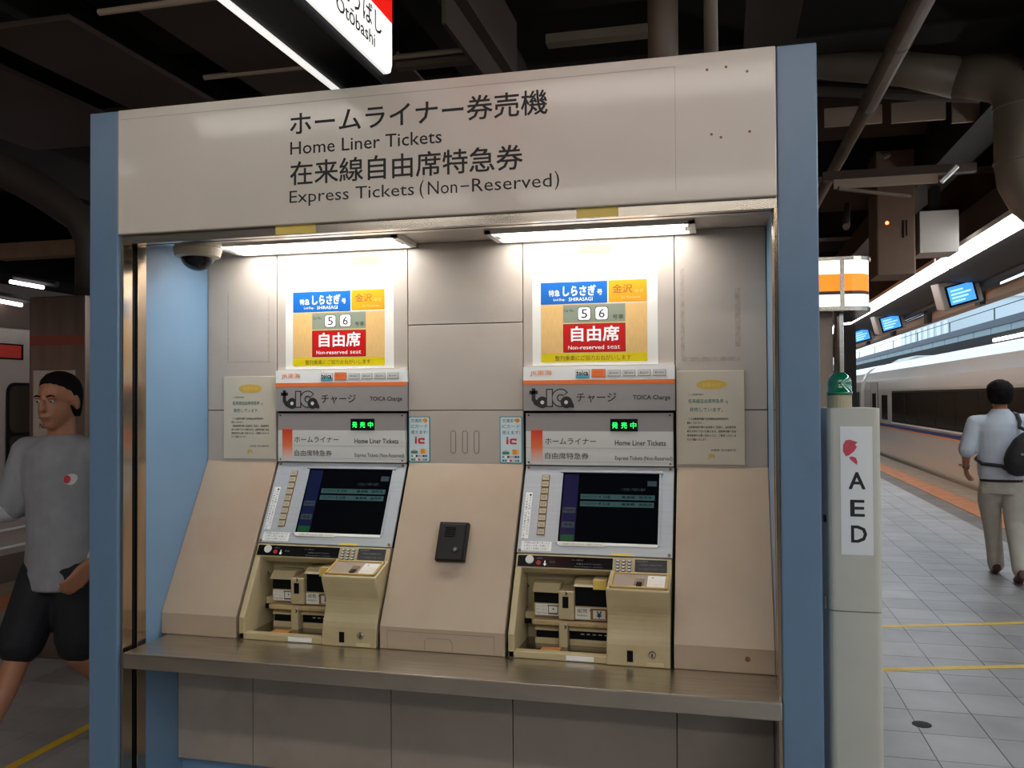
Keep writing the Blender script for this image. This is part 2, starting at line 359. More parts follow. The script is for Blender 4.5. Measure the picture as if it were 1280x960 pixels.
# sloping covers between the machines
prof = [(.21, .793), (.21, .865), (.485, 1.37), (.5, 1.37), (.5, .793)]
for i, (x0, x1) in enumerate(((-1.884, -1.5965), (-1.078, -.662), (-.144, .144))):
    b = MB(); yzprism(b, prof, x0, x1, COVER); c = b.build('sloped_cover', K, bevel=.0025)
    if i == 1:
        b = MB(); LINE = SLOTM
        F2 = Fr((0, .21, 0))
        for r in ((-1.052, -.695, .8515, .853), (-1.052, -1.0505, .797, .853), (-.6965, -.695, .797, .853)): b.box(*r, 0, .0006, LINE, F2)
        hp = b.build('drawer_outline', c)
        b = MB(); pts = [(-.925, .797), (-.925, .825), (-.915, .835), (-.842, .835), (-.832, .825), (-.832, .797)]
        for k in range(5):
            (a, d), (e, f) = pts[k], pts[k+1]; dv = V((e-a, f-d)); nn = V((-dv.y, dv.x)).normalized()*.0008
            b.prism([(a+nn.x, d+nn.y), (e+nn.x, f+nn.y), (e-nn.x, f-nn.y), (a-nn.x, d-nn.y)], 0, .0007, LINE, F2)
        b.build('cutout', c)
    if i == 2:
        b = MB(); b.lathe((.067, .21, .835), [(.008, 0), (.008, .001), (.004, .002)], BROWN, 12, (0,-1,0)); b.build('plug', c)
# counter
b = MB(); b.box(-1.862, XR, -.014, .33, .7425, .7925, CSTEEL); b.build('counter', K, bevel=.005, seg=3)
# panels below
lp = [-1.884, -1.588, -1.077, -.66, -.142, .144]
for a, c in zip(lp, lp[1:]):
    b = MB(); b.box(a+.0015, c-.0015, .303, .32, .33, .74, PANEL_SHADED); b.build('lower_panel', K, bevel=.001)
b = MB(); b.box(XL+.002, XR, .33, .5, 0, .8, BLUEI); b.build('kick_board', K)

# lamps in the booth ceiling
def booth_lamp(x0, x1, y0, y1, label):
    t = thing('ceiling_lamp', ((x0+x1)/2, (y0+y1)/2, CZ), label, 'lamp', 'lamps under the booth ceiling')
    b = MB(); b.box(x0, x1, y0, y1, 2.142, CZ-.0005, FIX)
    for r in ((x0, x1, y0, y0+.012), (x0, x1, y1-.010, y1), (x0, x0+.02, y0, y1), (x1-.02, x1, y0, y1)): b.box(*r, 2.131, 2.142, FIX)
    b.build('housing', t)
    b = MB(); b.box(x0+.035, x1-.035, y0+.03, y1-.025, 2.1335, 2.141, TUBEM); b.build('diffuser', t, bevel=.003)
    for xe in (x0+.022, x1-.034):
        b = MB(); b.box(xe, xe+.012, y0+.06, y1-.06, 2.133, 2.142, WHITE); b.build('lamp_holder', t)
booth_lamp(-1.74, -1.04, .27, .474, 'lit white lamp above the left ticket machine, beside the dome camera')
booth_lamp(-.745, -.075, .295, .476, 'lit white lamp above the right ticket machine')
# dome camera
t = thing('dome_camera', (-1.735, .2, CZ), 'small beige dome camera under the booth ceiling at left', 'camera')
b = MB(); b.lathe((-1.735, .2, CZ-.0005), [(.078, 0), (.08, -.03), (.076, -.032), (.076, -.035), (.08, -.037), (.074, -.062), (.058, -.066)], mat('camera_beige', (.45, .40, .30), .4), 32); b.build('housing', t, smooth=False)
b = MB(); b.lathe((-1.735, .2, 2.09), [(.056, 0)]+[(.056*math.cos(a), -.002-.05*math.sin(a)) for a in [math.pi/2*k/8 for k in range(9)]], DARKGL, 32); b.build('dome', t, smooth=True)

# ------------------------------------------------------------------ ticket machine (left edge at x=0, then moved)
def machine(x0, label):
    t = thing('ticket_machine', (x0+.255, .4, .7925), label, 'ticket machine', 'ticket machines in the booth')
    X = lambda d: x0+d
    fb = Fr((x0, 0, 0)); fs = Fr((x0, .21, .865), (1,0,0), SV, (0, -.505, .275))
    b = MB(); b.box(x0, x0+.511, .4205, .5, .793, 1.22, MATTE); b.box(x0, x0+.511, .497, .5, 1.35, 1.70, MATTE)
    for a in (x0, x0+.5055): yzprism(b, [(.222, .793), (.222, .83), (.497, 1.35), (.5, 1.35), (.5, .793)], a, a+.0055, MATTE)
    yzprism(b, [(.352, 1.09), (.492, 1.35), (.5, 1.35), (.5, 1.09)], x0+.005, x0+.506, MATTE); b.build('casing', t)
    # upper charge sign
    f = Fr((x0, .468, 0))
    b = MB(); b.box(.001, .51, .468, .498, 1.554, 1.657, GREY, Fr((x0,0,0), (1,0,0), (0,1,0))); b.box(.001, .51, .468, .498, 1.657, 1.703, WHITE, Fr((x0,0,0), (1,0,0), (0,1,0)))
    cs = b.build('charge_sign', t)
    b = Flat(); b.box(.001, .51, 1.643, 1.657, 0, .0006, ORANGE, f); b.build('orange_stripe', cs)
    b = Flat(); b.text('JR東海', f, .025, .100, 1.671, 1.691, ORANGET, bold=.01)
    b.text('チャージ', f, .184, .318, 1.582, 1.613, INK, bold=.008); b.text('TOICA Charge', f, .373, .495, 1.586, 1.605, INK, bold=.015); b.build('lettering', cs)
    # toica emblem
    b = Flat(); OUT = GREY
    z0, zc = 1.566, 1.583
    b.box(.022, .051, 1.610, 1.622, 0, .0008, INK, f); b.box(.030, .043, 1.588, 1.630, 0, .0008, INK, f)
    pts = [(.030, 1.590), (.043, 1.595), (.056, 1.580), (.066, 1.570), (.056, 1.565), (.040, 1.573)]; b.poly(pts, .0009, INK, f)
    b.disc(.067, zc-.001, .020, .0010, INK, f, 28); b.disc(.067, zc-.001, .0065, .0014, LGREY, f, 16)
    b.box(.080, .104, z0, 1.628, 0, .0011, INK, f); b.box(.084, .100, z0+.004, 1.624, 0, .0014, mat('emblem_grey', (.30, .275, .265), .4), f)
    def ring(cx, cz, ro, ri, a0, a1, m, c):
        n = 20
        for k in range(n):
            t0, t1 = [math.radians(a0+(a1-a0)*q/n) for q in (k, k+1)]
            b.poly([(cx+ri*math.cos(t0), cz+ri*math.sin(t0)), (cx+ro*math.cos(t0), cz+ro*math.sin(t0)), (cx+ro*math.cos(t1), cz+ro*math.sin(t1)), (cx+ri*math.cos(t1), cz+ri*math.sin(t1))], c, m, f)
    ring(.130, 1.597, .0315, .009, 35, 325, INK, .0012); ring(.130, 1.597, .0275, .013, 42, 318, MATS['emblem_grey'], .0015)
    b.disc(.150, zc-.001, .020, .0016, INK, f, 28); b.disc(.149, zc-.001, .0065, .0019, LGREY, f, 16)
    b.poly([(.160, 1.600), (.170, 1.585), (.176, 1.572), (.176, 1.563), (.158, 1.565)], .0017, INK, f)
    b.build('train_emblem', cs)
    # value buttons printed as small raised plates
    for k, (a0, a1, z0, z1, m_, tx) in enumerate(((.182, .229, 1.663, 1.692, PAPER, None), (.236, .283, 1.664, 1.693, ORANGE, None), (.290, .333, 1.668, 1.690, LGREY, '¥10000'), (.340, .382, 1.668, 1.690, LGREY, '¥5000'), (.390, .432, 1.668, 1.690, LGREY, '¥2000'), (.440, .482, 1.668, 1.690, LGREY, '¥1000'))):
        b = MB(); b.box(a0, a1, z0, z1, 0, .0015, GREY, f); b.box(a0+.001, a1-.002, z0+.002, z1-.001, 0, .0025, m_, f); v = b.build('value_plate', cs)
        b = Flat()
        if tx: b.text(tx, f, a0+.006, a1-.007, z0+.0075, z1-.007, INK, c=.003, res=1)
        elif k == 0:
            b.box(a0+.001, a1-.002, z0+.002, z0+.011, 0, .0028, mat('cyan_print', (.05, .42, .55), .4), f); b.text('toica', f, a0+.003, a1-.004, z0+.009, z1-.004, INK, c=.0033, bold=.03, res=1)
        else: b.text('オレンジ', f, a0+.008, a1-.01, z0+.015, z1-.006, REDI, c=.003, res=1)
        b.build('print', v)
    # lit service sign
    f = Fr((x0, .472, 0))
    b = MB(); g = Fr((x0,0,0), (1,0,0), (0,1,0)); b.box(.008, .503, .472, .498, 1.370, 1.4845, LGREY, g); b.box(.008, .503, .472, .498, 1.4845, 1.545, GREY, g)
    ss = b.build('service_sign', t)
    b = MB(); b.box(.297, .388, 1.4845, 1.526, 0, .002, BLACK, f); led = b.build('led_display', ss)
    b = Flat()
    for k, ch in enumerate('発売中'): b.text(ch, f, .303+.0305*k, .322+.0305*k, 1.4945, 1.515, LEDG, c=.0026, bold=.008)
    tag(b.build('lettering', led), kind='stuff')
    b = Flat(); b.text('ホームライナー', f, .075, .249, 1.440, 1.461, INK, bold=.005); b.text('自由席特急券', f, .075, .223, 1.390, 1.412, INK, bold=.005)
    b.text('Home Liner Tickets', f, .312, .479, 1.438, 1.455, INK, bold=.012); b.text('Express Tickets (Non-Reserved)', f, .312, .500, 1.385, 1.403, INK, bold=.005); b.build('lettering', ss)
    b = Flat(); b.box(.008, .503, 1.4277, 1.4285, 0, .0005, GREY, f); b.box(.008, .503, 1.3815, 1.3822, 0, .0005, GREY, f); b.build('rules', ss)
    b = Flat(); b.box(.026, .066, 1.372, 1.487, 0, .0008, FADE, f)
    for r_ in range(3):
        for c_ in range(10): b.disc(.028+.004*c_, 1.489+.0035*r_, .0014-.0003*r_, .0008, ORANGE, f, 6)
    b.build('orange_band', ss)
    b = MB()
    for a, z in ((.018, 1.538), (.493, 1.538), (.018, 1.378), (.493, 1.378)): b.disc(a, z, .003, .0015, STEEL, f, 8, 0)
    b.build('screws', ss)
    # monitor panel
    b = MB(); b.box(.006, .505, .263, .571, -.01, 0, SILVER, fs); mp = b.build('monitor_panel', t, bevel=.0015)
    b = MB(); b.box(.128, .470, .546, .553, 0, .006, SILVER, fs); b.box(.128, .138, .298, .546, 0, .003, SILVER, fs); b.box(.458, .466, .298, .546, 0, .003, SILVER, fs); b.box(.138, .458, .294, .304, 0, .003, WHITE, fs); b.build('screen_surround', mp, bevel=.001)
    b = MB(); b.box(.138, .458, .304, .546, 0, .0008, SCREEN, fs); sc = b.build('screen', mp)
    b = Flat(); c = .0014
    b.box(.143, .192, .310, .540, 0, .0011, SCR_NAVY, fs)
    b.box(.146, .190, .306, .328, 0, c, SCR_GRN, fs); b.box(.146, .188, .352, .372, 0, c, SCR_GREY, fs); b.box(.146, .188, .403, .422, 0, c, SCR_GREY, fs)
    b.box(.202, .445, .452, .470, 0, c, SCR_TEAL, fs); b.box(.202, .443, .427, .445, 0, c, SCR_TEAL, fs); b.box(.420, .450, .502, .520, 0, c, SCR_GREY, fs)
    b.build('screen_blocks', sc)
    b = Flat(); b.text('ご利用の列車を選択', fs, .335, .415, .484, .494, SCR_GREY, c=.0015, res=1)
    for s_ in (.457, .432):
        b.text('ホームライナー券  名古屋', fs, .208, .300, s_, s_+.009, SCREEN, c=.0018, res=1); b.text('乗車券   発売中', fs, .338, .436, s_, s_+.009, SCREEN, c=.0018, res=1)
    b.text('取消', fs, .155, .18, .357, .367, SCREEN, c=.0018, res=1); b.text('English', fs, .150, .184, .407, .418, SCREEN, c=.0018, res=1); tag(b.build('screen_text', sc), kind='stuff')
    KEY = mat('key_cream', (.46, .42, .30), .4)
    for k in range(9):
        s1 = .536-k*.0239
        b = MB(); b.box(.066, .093, s1-.0215, s1, 0, .002, BROWN, fs); b.box(.0685, .0905, s1-.0190, s1-.0025, 0, .005, KEY, fs); kb = b.build('key', mp)
        b = Flat(); b.text('呼出 精算 硬貨 紙幣 乗車 特急 自由 往復 領収'.split()[k], fs, .072, .087, s1-.0145, s1-.007, BROWN, c=.0056, res=1); b.build('key_print', kb)
    b = MB(); b.box(.016, .039, .311, .472, 0, .0008, WHITE, fs); sl = b.build('sticker', mp)
    b = Flat()
    for q in range(2):
        for k, ch in enumerate('この券売機では領収書を発行します' if q else '●ボタンを押してお選びください'): b.text(ch, fs, .0185+.0105*(1-q), .0265+.0105*(1-q), .459-.0098*k-(0 if q == 0 else .005), .4665-.0098*k-(0 if q == 0 else .005), INK, c=.0012, res=1)
    b.build('print', sl)
    b = MB(); b.box(.019, .119, .270, .302, 0, .0008, WHITE, fs); sl = b.build('sticker', mp)
    b = Flat()
    for k, s_ in enumerate(('ご不明な点がありましたら', 'よびだしボタンを押して', 'しばらくお待ちください')): b.text(s_, fs, .024+.003*k, .113-.002*k, .2925-.0098*k, .3005-.0098*k, INK, c=.0012, res=1)
    b.build('print', sl)
    b = MB(); b.box(.143, .291, .290, .302, .003, .0042, PAPER, fs); sl = b.build('sticker', mp)
    b = Flat(); b.text('※お釣りと券をお忘れなくお取りください※', fs, .156, .282, .2925, .299, BROWN, c=.0046, res=1); b.build('print', sl)
    b = MB(); b.box(.315, .380, .264, .272, 0, .001, YELST, fs); b.build('tape', mp)
    b = MB()
    for a, s_ in ((.016, .563), (.493, .563), (.495, .271), (.015, .27)): b.disc(a, s_, .005, .002, BROWN, fs, 10, 0)
    b.build('screws', mp)
    # ---- lower cream unit
    u = None
    sy = lambda s_: .21+SV.y*s_; sz = lambda s_: .865+SV.z*s_
    b = MB()
    yzprism(b, [(sy(.258), sz(.258)), (sy(.213), sz(.213)), (.345, 1.03), (.42, 1.03), (.42, sz(.258))], X(.007), X(.315), CREAM)      # hood under the black strip
    yzprism(b, [(.209, .793), (.209, .815), (.24, .815), (.24, .793)], X(.007), X(.32), CREAM)              # front sill
    yzprism(b, [(.209, .793), (.209, .865), (sy(.213), sz(.213)), (.42, 1.05), (.42, .793)], X(.007), X(.028), CREAM)      # left cheek
    b.box(X(.028), X(.32), .40, .42, .793, 1.045, CREAM)                     # recess back
    b.box(X(.007), X(.32), .24, .42, .793, .800, CREAM)
    low = b.build('pay_unit', t, bevel=.003)
    # bulging card side
    pr = [(.200, 1.020), (.2015, 1.005), (.216, .97), (.232, .935), (.224, .895), (.207, .855), (.203, .793), (.42, .793), (.42, sz(.258)), (sy(.258), sz(.258)), (sy(.213), sz(.213))]
    fr_ = pr[:7]; sm = []
    for i in range(len(fr_)-1):
        p0, p1, p2, p3 = fr_[max(i-1, 0)], fr_[i], fr_[i+1], fr_[min(i+2, 6)]
        for k in range(3):
            u = k/3; sm.append(tuple(.5*(2*p1[j]+(p2[j]-p0[j])*u+(2*p0[j]-5*p1[j]+4*p2[j]-p3[j])*u*u+(3*p1[j]-p0[j]-3*p2[j]+p3[j])*u**3) for j in (0, 1)))
    b = MB(); yzprism(b, sm+pr[6:], X(.314), X(.504), CREAM); lobe = b.build('card_unit', t, bevel=.006, seg=3)
    ft = Fr((x0, .2, 1.02), (1,0,0), V((0, .111, .032)), V((0, -.032, .111)))
    b = MB()
    for r in ((.323, .497, .010, .017), (.323, .497, .098, .104), (.323, .330, .010, .104), (.490, .497, .010, .104)): b.box(*r, 0, .006, GOLD if False else mat('reader_rim', (.50, .33, .10), .35), ft)
    rd = b.build('reader_rim', lobe, bevel=.001)
    b = MB(); b.add([ft.p(a, c_, d) for a, c_, d in ((.330,.017,.0025),(.490,.017,.0025),(.490,.098,.0025),(.330,.098,.0025),(.395,.030,.0008),(.425,.030,.0008),(.425,.075,.0008),(.395,.075,.0008))],
        [(0,1,5,4),(1,2,6,5),(2,3,7,6),(3,0,4,7)], READER); b.add([ft.p(a, c_, .0009) for a, c_ in ((.395,.03),(.425,.03),(.425,.075),(.395,.075))], [(0,1,2,3)], BROWNWIN)
    b.box(.402, .418, .024, .05, .001, .003, BLACK, ft); b.closed = False; b.build('reader_window', lobe)
    b = MB(); b.box(.434, .487, .02, .09, .0026, .0034, PAPER, ft); sl = b.build('sticker', lobe); 
    b = Flat(); b.text('ICカード', fs if False else ft, .440, .480, .052, .066, PORI, c=.0038, res=1); b.text('▲', ft, .445, .453, .074, .083, REDI, c=.0038); b.text('おもて面を上に', ft, .438, .483, .03, .042, PORI, c=.0038, res=1); b.build('print', sl)
    b = MB(); b.box(.376, .394, .806, .840, 0, .0012, BLACK, Fr((x0, .2032, 0))); b.build('receipt_slot', lobe)
    b = MB(); b.lathe((X(.451), .2045, .831), [(.0115, 0), (.0115, .004), (.009, .006), (.004, .006)], STEEL, 20, (0,-1,0)); lk = b.build('lock', lobe, smooth=False)
    b = MB(); b.box(.4495, .4525, .826, .836, 0, .0006, BLACK, Fr((x0, .1982, 0))); b.build('keyhole', lk)
    b = MB(); b.box(.435, .484, .797, .808, 0, .0008, mat('faded_label', (.60, .50, .27), .5), Fr((x0, .2032, 0))); b.build('sticker', lobe)
    # black strip, key pad, display
    b = MB(); b.box(.013, .320, .217, .254, 0, .0015, DARKGL, fs); st = b.build('control_strip', low)
    b = MB(); b.disc(.052, .240, .0135, .0045, LGREY, fs, 24, 0); b.build('call_button', st)
    b = MB(); b.disc(.082, .231, .0075, .003, mat('red_lamp', (.35, .01, .015), .3), fs, 16, 0); b.build('red_lamp', st)
    b = Flat(); b.poly([(.101, .238), (.1045, .238), (.1045, .228), (.109, .228), (.103, .2205), (.097, .228), (.101, .228)], .002, LETW, fs)
    DIM = mat('dim_print', (.16, .16, .16), .5)
    b.text('よびだし', fs, .075, .097, .242, .248, DIM, c=.002, res=1); b.text('投入口', fs, .118, .135, .232, .238, DIM, c=.002, res=1); b.text('お金を入れてください', fs, .205, .285, .229, .235, DIM, c=.002, res=1)
    b.text('カード挿入口', fs, .19, .225, .241, .246, DIM, c=.002, res=1); b.text('Insert money or card here', fs, .2, .29, .220, .225, DIM, c=.002, res=1); b.build('print', st)
    b = MB(); b.box(.324, .388, .210, .255, 0, .002, CREAM, fs); kp = b.build('key_pad', lobe)
    b = MB()
    for r_ in range(4):
        for c_ in range(3): b.disc(.336+.0185*c_, .2465-.0102*r_, .0064, .0065, INK, fs, 10, .002, .0042); b.disc(.336+.0185*c_, .2470-.0102*r_, .0052, .0072, LGREY, fs, 10, .0065, .003)
    b.build('keys', kp)
    b = MB(); b.box(.390, .489, .214, .254, 0, .0015, mat('grey_gloss', (.05, .05, .052), .18, coat=.5), fs); dp = b.build('display_strip', lobe)
    b = Flat(); b.text('暗証番号', fs, .396, .43, .245, .251, DIM, c=.002, res=1); b.text('ご利用案内 暗証番号を押す', fs, .402, .475, .234, .240, DIM, c=.002, res=1); b.text('カードは返却口からお取りください', fs, .402, .483, .221, .227, DIM, c=.002, res=1); b.build('print', dp)
    # slots inside the recess
    fy = Fr((x0, .33, 0))
    b = MB()
    b.box(X(.030), X(.155), .345, .40, .875, .905, CREAM); b.box(X(.15), X(.20), .300, .40, .895, .985, CREAM)     # coin tower
    yzprism(b, [(.31, .975), (.34, 1.0), (.40, 1.0), (.40, .975)], X(.062), X(.150), CREAM)
    yzprism(b, [(.30, 1.000), (.325, 1.018), (.40, 1.018), (.40, 1.000)], X(.198), X(.312), CREAM)
    b.box(X(.063), X(.150), .33, .40, .895, .937, CREAM); b.box(X(.198), X(.312), .315, .40, .893, .936, CREAM)
    b.build('slot_block', low, bevel=.004)
    b = MB(); b.box(X(.064), X(.149), .334, .398, .937, .9748, BLACK); b.box(X(.199), X(.311), .322, .398, .936, 1.0, BLACK); b.build('slot_mouths', low)
    b = MB(); b.box(.163, .182, .932, .968, 0, .001, BLACK, Fr((x0, .3, 0))); b.build('coin_window', low)
    b = MB(); b.box(.069, .147, .899, .934, 0, .001, PAPER, Fr((x0, .33, 0))); l1 = b.build('ticket_label', low)
    b = Flat(); ff = Fr((x0, .329, 0)); 
    for k, s_ in enumerate(('きっぷ・カード', 'おつり・レシート', 'Ticket / Card')): b.text(s_, ff, .071, .105, .9245-.0105*k, .931-.0105*k, INK, c=.0006, res=1)
    b.box(.111, .143, .903, .907, 0, .0006, INK, ff); b.box(.111, .113, .903, .931, 0, .0006, INK, ff); b.box(.141, .143, .903, .931, 0, .0006, INK, ff); b.box(.108, .146, .929, .932, 0, .0006, INK, ff); b.text('▲', ff, .124, .131, .918, .924, INK, c=.0006)
    b.build('print', l1)
    b = MB(); b.box(.202, .308, .896, .933, 0, .001, PAPER, Fr((x0, .315, 0))); l1 = b.build('note_label', low)
    b = Flat(); ff = Fr((x0, .314, 0)); b.text('紙幣', ff, .208, .240, .916, .930, INK, c=.0006); b.text('BankNote', ff, .208, .238, .906, .912, INK, c=.0006, res=1)
    b.box(.250, .304, .897, .932, 0, .0006, BROWN, ff); b.box(.258, .297, .900, .926, 0, .0009, LGREY, ff); b.box(.247, .307, .922, .927, 0, .0007, BROWN, ff); b.text('¥', ff, .270, .285, .903, .923, INK, c=.0014, bold=.03); b.build('print', l1)
    b = MB(); b.box(.262, .304, .997, 1.027, 0, .0012, YELST, Fr((x0, .292, 0))); b.box(X(.262), X(.304), .292, .345, 1.0, 1.027, CREAM); b.build('yellow_label', low)
    b = MB()
    for a, z in ((.042, .987), (.175, .978), (.060, .872), (.172, .872)): b.prism([(a-.004, z+.009), (a+.005, z), (a-.004, z-.009), (a-.001, z)], 0, .001, INK, Fr((x0, .2995 if a > .15 else .344, 0)))
    b.build('arrow_marks', low)
    b = MB(); b.box(.018+.012, .052, .865, .882, 0, .002, BLACK, Fr((x0, .345, 0))); b.build('sensor', low)
    # lower mouths
    b = MB(); b.box(X(.150), X(.178), .300, .40, .805, .885, CREAM); yzprism(b, [(.32, .852), (.345, .868), (.40, .868), (.40, .852)], X(.066), X(.150), CREAM); yzprism(b, [(.31, .858), (.335, .872), (.40, .872), (.40, .858)], X(.178), X(.312), CREAM)
    b.box(X(.066), X(.150), .33, .40, .803, .826, CREAM); b.box(X(.178), X(.312), .33, .40, .803, .826, CREAM); b.build('outlet_block', low, bevel=.004)
    b = MB(); b.box(X(.070), X(.150), .336, .398, .824, .852, BLACK); b.box(X(.178), X(.311), .336, .398, .824, .858, BLACK); b.build('outlet_mouths', low)
    b = Flat(); 
    for k in range(5): b.box(.215+.019*k, .226+.019*k, .842, .8445, 0, .001, LGREY, Fr((x0, .3355, 0)))
    b.text('●おつり(硬貨)', Fr((x0, .329, 0)), .085, .140, .874, .880, BROWN, c=.001, res=1); b.text('●おつり(紙幣)', Fr((x0, .309, 0)), .215, .275, .874, .880, BROWN, c=.001, res=1); b.build('outlet_print', low)
    b = MB(); b.box(X(.062), X(.31), .308, .40, .872, .889, CREAMO); b.build('stained_ledge', low, bevel=.004)
    b = MB(); b.box(X(.028), X(.314), .225, .40, .800, .808, STEEL); b.build('tray', low)
    b = MB(); b.box(X(.10), X(.16), .245, .29, .808, .810, mat('tray_orange', (.50, .20, .05), .5)); b.build('tray_label', low)
    b = MB(); b.box(.19, .275, .7965, .811, 0, .0012, WHITE, Fr((x0, .209, 0))); b.build('sticker', low)
    return t
def fade():
    m = bpy.data.materials.new('orange_fade'); m.use_nodes = True; N = m.node_tree.nodes; L = m.node_tree.links; b = N['Principled BSDF']
    g = N.new('ShaderNodeNewGeometry'); s = N.new('ShaderNodeSeparateXYZ'); L.new(g.outputs['Position'], s.inputs[0])
    mr = N.new('ShaderNodeMapRange'); mr.inputs[1].default_value = 1.372; mr.inputs[2].default_value = 1.487; L.new(s.outputs[2], mr.inputs[0])
    r = N.new('ShaderNodeValToRGB'); r.color_ramp.elements[0].color = (.62, .61, .58, 1); r.color_ramp.elements[1].color = (.62, .03, .01, 1)
    e = r.color_ramp.elements.new(.5); e.color = (.75, .16, .05, 1); L.new(mr.outputs[0], r.inputs[0]); L.new(r.outputs[0], b.inputs['Base Color']); return m
FADE = fade()
m1 = machine(-1.592, 'left ticket machine in the booth, nearer to the dome camera')
copy_tree(m1, loc=(-.658+.255, .4, .7925), label='right ticket machine in the booth, nearer to the AED pillar')

# ------------------------------------------------------------------ posters, notices, stickers
def poster(x0, label):      # white sheet from x0, .428 wide, z 1.707-2.032
    f = Fr((x0, BACK-.001, 0))
    t = thing('poster', (x0+.213, BACK, 1.707), label, 'poster', 'posters above the ticket machines')
    b = MB(); b.box(0, .425, 1.7075, 2.03, -.0009, 0, PAPER, f); b.build('sheet', t)
    b = Flat(); b.box(.030, .258, 1.916, 1.990, 0, .0006, PBLUE, f); h = b.build('blue_band', t)
    b = Flat(); b.text('特急', f, .058, .096, 1.943, 1.964, PALE, c=.001, bold=.008); b.text('しらさぎ', f, .108, .218, 1.943, 1.977, PALE, c=.001, bold=.032); b.text('号', f, .224, .241, 1.943, 1.962, PALE, c=.001, bold=.01)
    b.text('Ltd.Exp.', f, .075, .116, 1.9245, 1.935, PALE, c=.001, res=1); b.text('SHIRASAGI', f, .127, .208, 1.925, 1.937, PALE, c=.001); b.build('lettering', h)
    b = Flat(); b.box(.262, .390, 1.918, 1.991, 0, .0006, PORNG, f); h = b.build('orange_band', t)
    b = Flat(); b.text('金沢', f, .276, .342, 1.947, 1.976, BROWN, c=.001, bold=.008); b.text('ゆき', f, .350, .378, 1.947, 1.960, PORI, c=.001); b.text('for Kanazawa', f, .305, .370, 1.928, 1.938, PORI, c=.001, res=1); b.build('lettering', h)
    b = Flat(); b.box(.030, .390, 1.745, 1.914, 0, .0006, PTAN, f); b.build('tan_field', t)
    b = Flat(); b.box(.107, .318, 1.852, 1.912, 0, .001, PGRN, f); h = b.build('number_band', t)
    b = Flat(); b.text('Car No.', f, .110, .146, 1.888, 1.898, INK, c=.0014, res=1); b.text('号車', f, .276, .312, 1.860, 1.876, INK, c=.0014)
    for a, ch in ((.157, '5'), (.216, '6')):
        for i, (g_, m_) in enumerate(((0, INK), (.0018, PALE))):
            q = .008; A0, A1, Z0, Z1 = a+g_, a+.045-g_, 1.858+g_, 1.904-g_
            pts = [(cx+q*math.cos(t_), cz+q*math.sin(t_)) for cx, cz, s0 in ((A1-q, Z1-q, 0), (A0+q, Z1-q, 1), (A0+q, Z0+q, 2), (A1-q, Z0+q, 3)) for t_ in [math.pi/2*(s0+k/4) for k in range(5)]]
            b.poly(pts, .0014+.0003*i, m_, f)
        b.text(ch, f, a+.013, a+.033, 1.866, 1.896, INK, c=.0021)
    b.build('lettering', h)
    b = Flat(); b.box(.107, .318, 1.751, 1.847, 0, .0009, INK, f); b.box(.109, .316, 1.753, 1.845, 0, .0012, PRED, f); h = b.build('red_block', t)
    b = Flat(); b.text('自由席', f, .135, .296, 1.788, 1.838, PALE, c=.0016, bold=.026); b.text('Non-', f, .124, .163, 1.7605, 1.774, PALE, c=.0016); b.text('reserved', f, .166, .246, 1.7605, 1.774, PALE, c=.0016, bold=.012); b.text('seat', f, .257, .300, 1.7605, 1.773, PALE, c=.0016); b.build('lettering', h)
    b = Flat(); b.box(.030, .390, 1.718, 1.747, 0, .0009, PYEL, f); h = b.build('yellow_band', t)
    b = Flat(); b.text('整列乗車にご協力おねがいします', f, .079, .336, 1.723, 1.740, mat('olive_ink', (.10, .07, .01), .5), c=.0013); b.build('lettering', h)
    return t
p1 = poster(-1.559, 'poster with a red block reading 自由席 above the left ticket machine')
copy_tree(p1, loc=(-.6275+.213, BACK, 1.707), label='poster with a red block reading 自由席 above the right ticket machine')
def notice(x0, x1, label):
    wd = x1-x0; f = Fr((x0, BACK-.0045, 0)); z0, z1 = 1.377, 1.683
    t = thing('notice', ((x0+x1)/2, BACK, z0), label, 'notice', 'beige notices on the booth wall')
    b = MB(); b.box(0, wd, z0, z1, -.004, 0, CREAMP, f); b.build('board', t, bevel=.001)
    b = Flat(); b.disc(wd*.52, z1-.045, .048, .0006, GOLD, f, 28, None, .0155)
    b.text('お知らせ', f, wd*.52-.028, wd*.52+.028, z1-.053, z1-.038, YELST, c=.001); b.build('gold_oval', t)
    b = Flat(); b.text('この自動券売機で', f, .038, .088, z1-.081, z1-.074, INK, res=1)
    b.text('在来線自由席特急券', f, .038, .150, z1-.106, z1-.092, TEALI, bold=.01, res=1); b.text('を', f, .157, .164, z1-.108, z1-.098, INK, res=1)
    b.text('発売しています。', f, .042, .147, z1-.134, z1-.120, TEALI, bold=.01, res=1)
    for k, (s_, a0, a1) in enumerate((('この自動券売機で在来線自由席特急券を', .038, .165), ('発売しております。', .033, .082), ('在来線特急列車の自由席をご利用の、自由席特急', .038, .188), ('券をお持ちでないお客さまは、自動券売機で自由', .033, .188), ('席特急券をお買い求めのうえ、ご乗車くださいま', .033, .188), ('すようお願いいたします。', .033, .095))):
        b.text(s_, f, a0, a1, z1-.161-.0135*k, z1-.153-.0135*k, INK, bold=.01, res=1)
    b.text('JR東海  名古屋駅長', f, .108, .188, z1-.263, z1-.255, INK, res=1); b.text('JR', f, .098, .122, z1-.288, z1-.272, GOLD, bold=.03); b.build('lettering', t)
    return t
n1 = notice(-1.8135, -1.598, 'beige notice on the booth wall left of the left ticket machine')
c = copy_tree(n1, loc=((-.145+.0735)/2, BACK, 1.377), label='beige notice on the booth wall right of the right ticket machine')
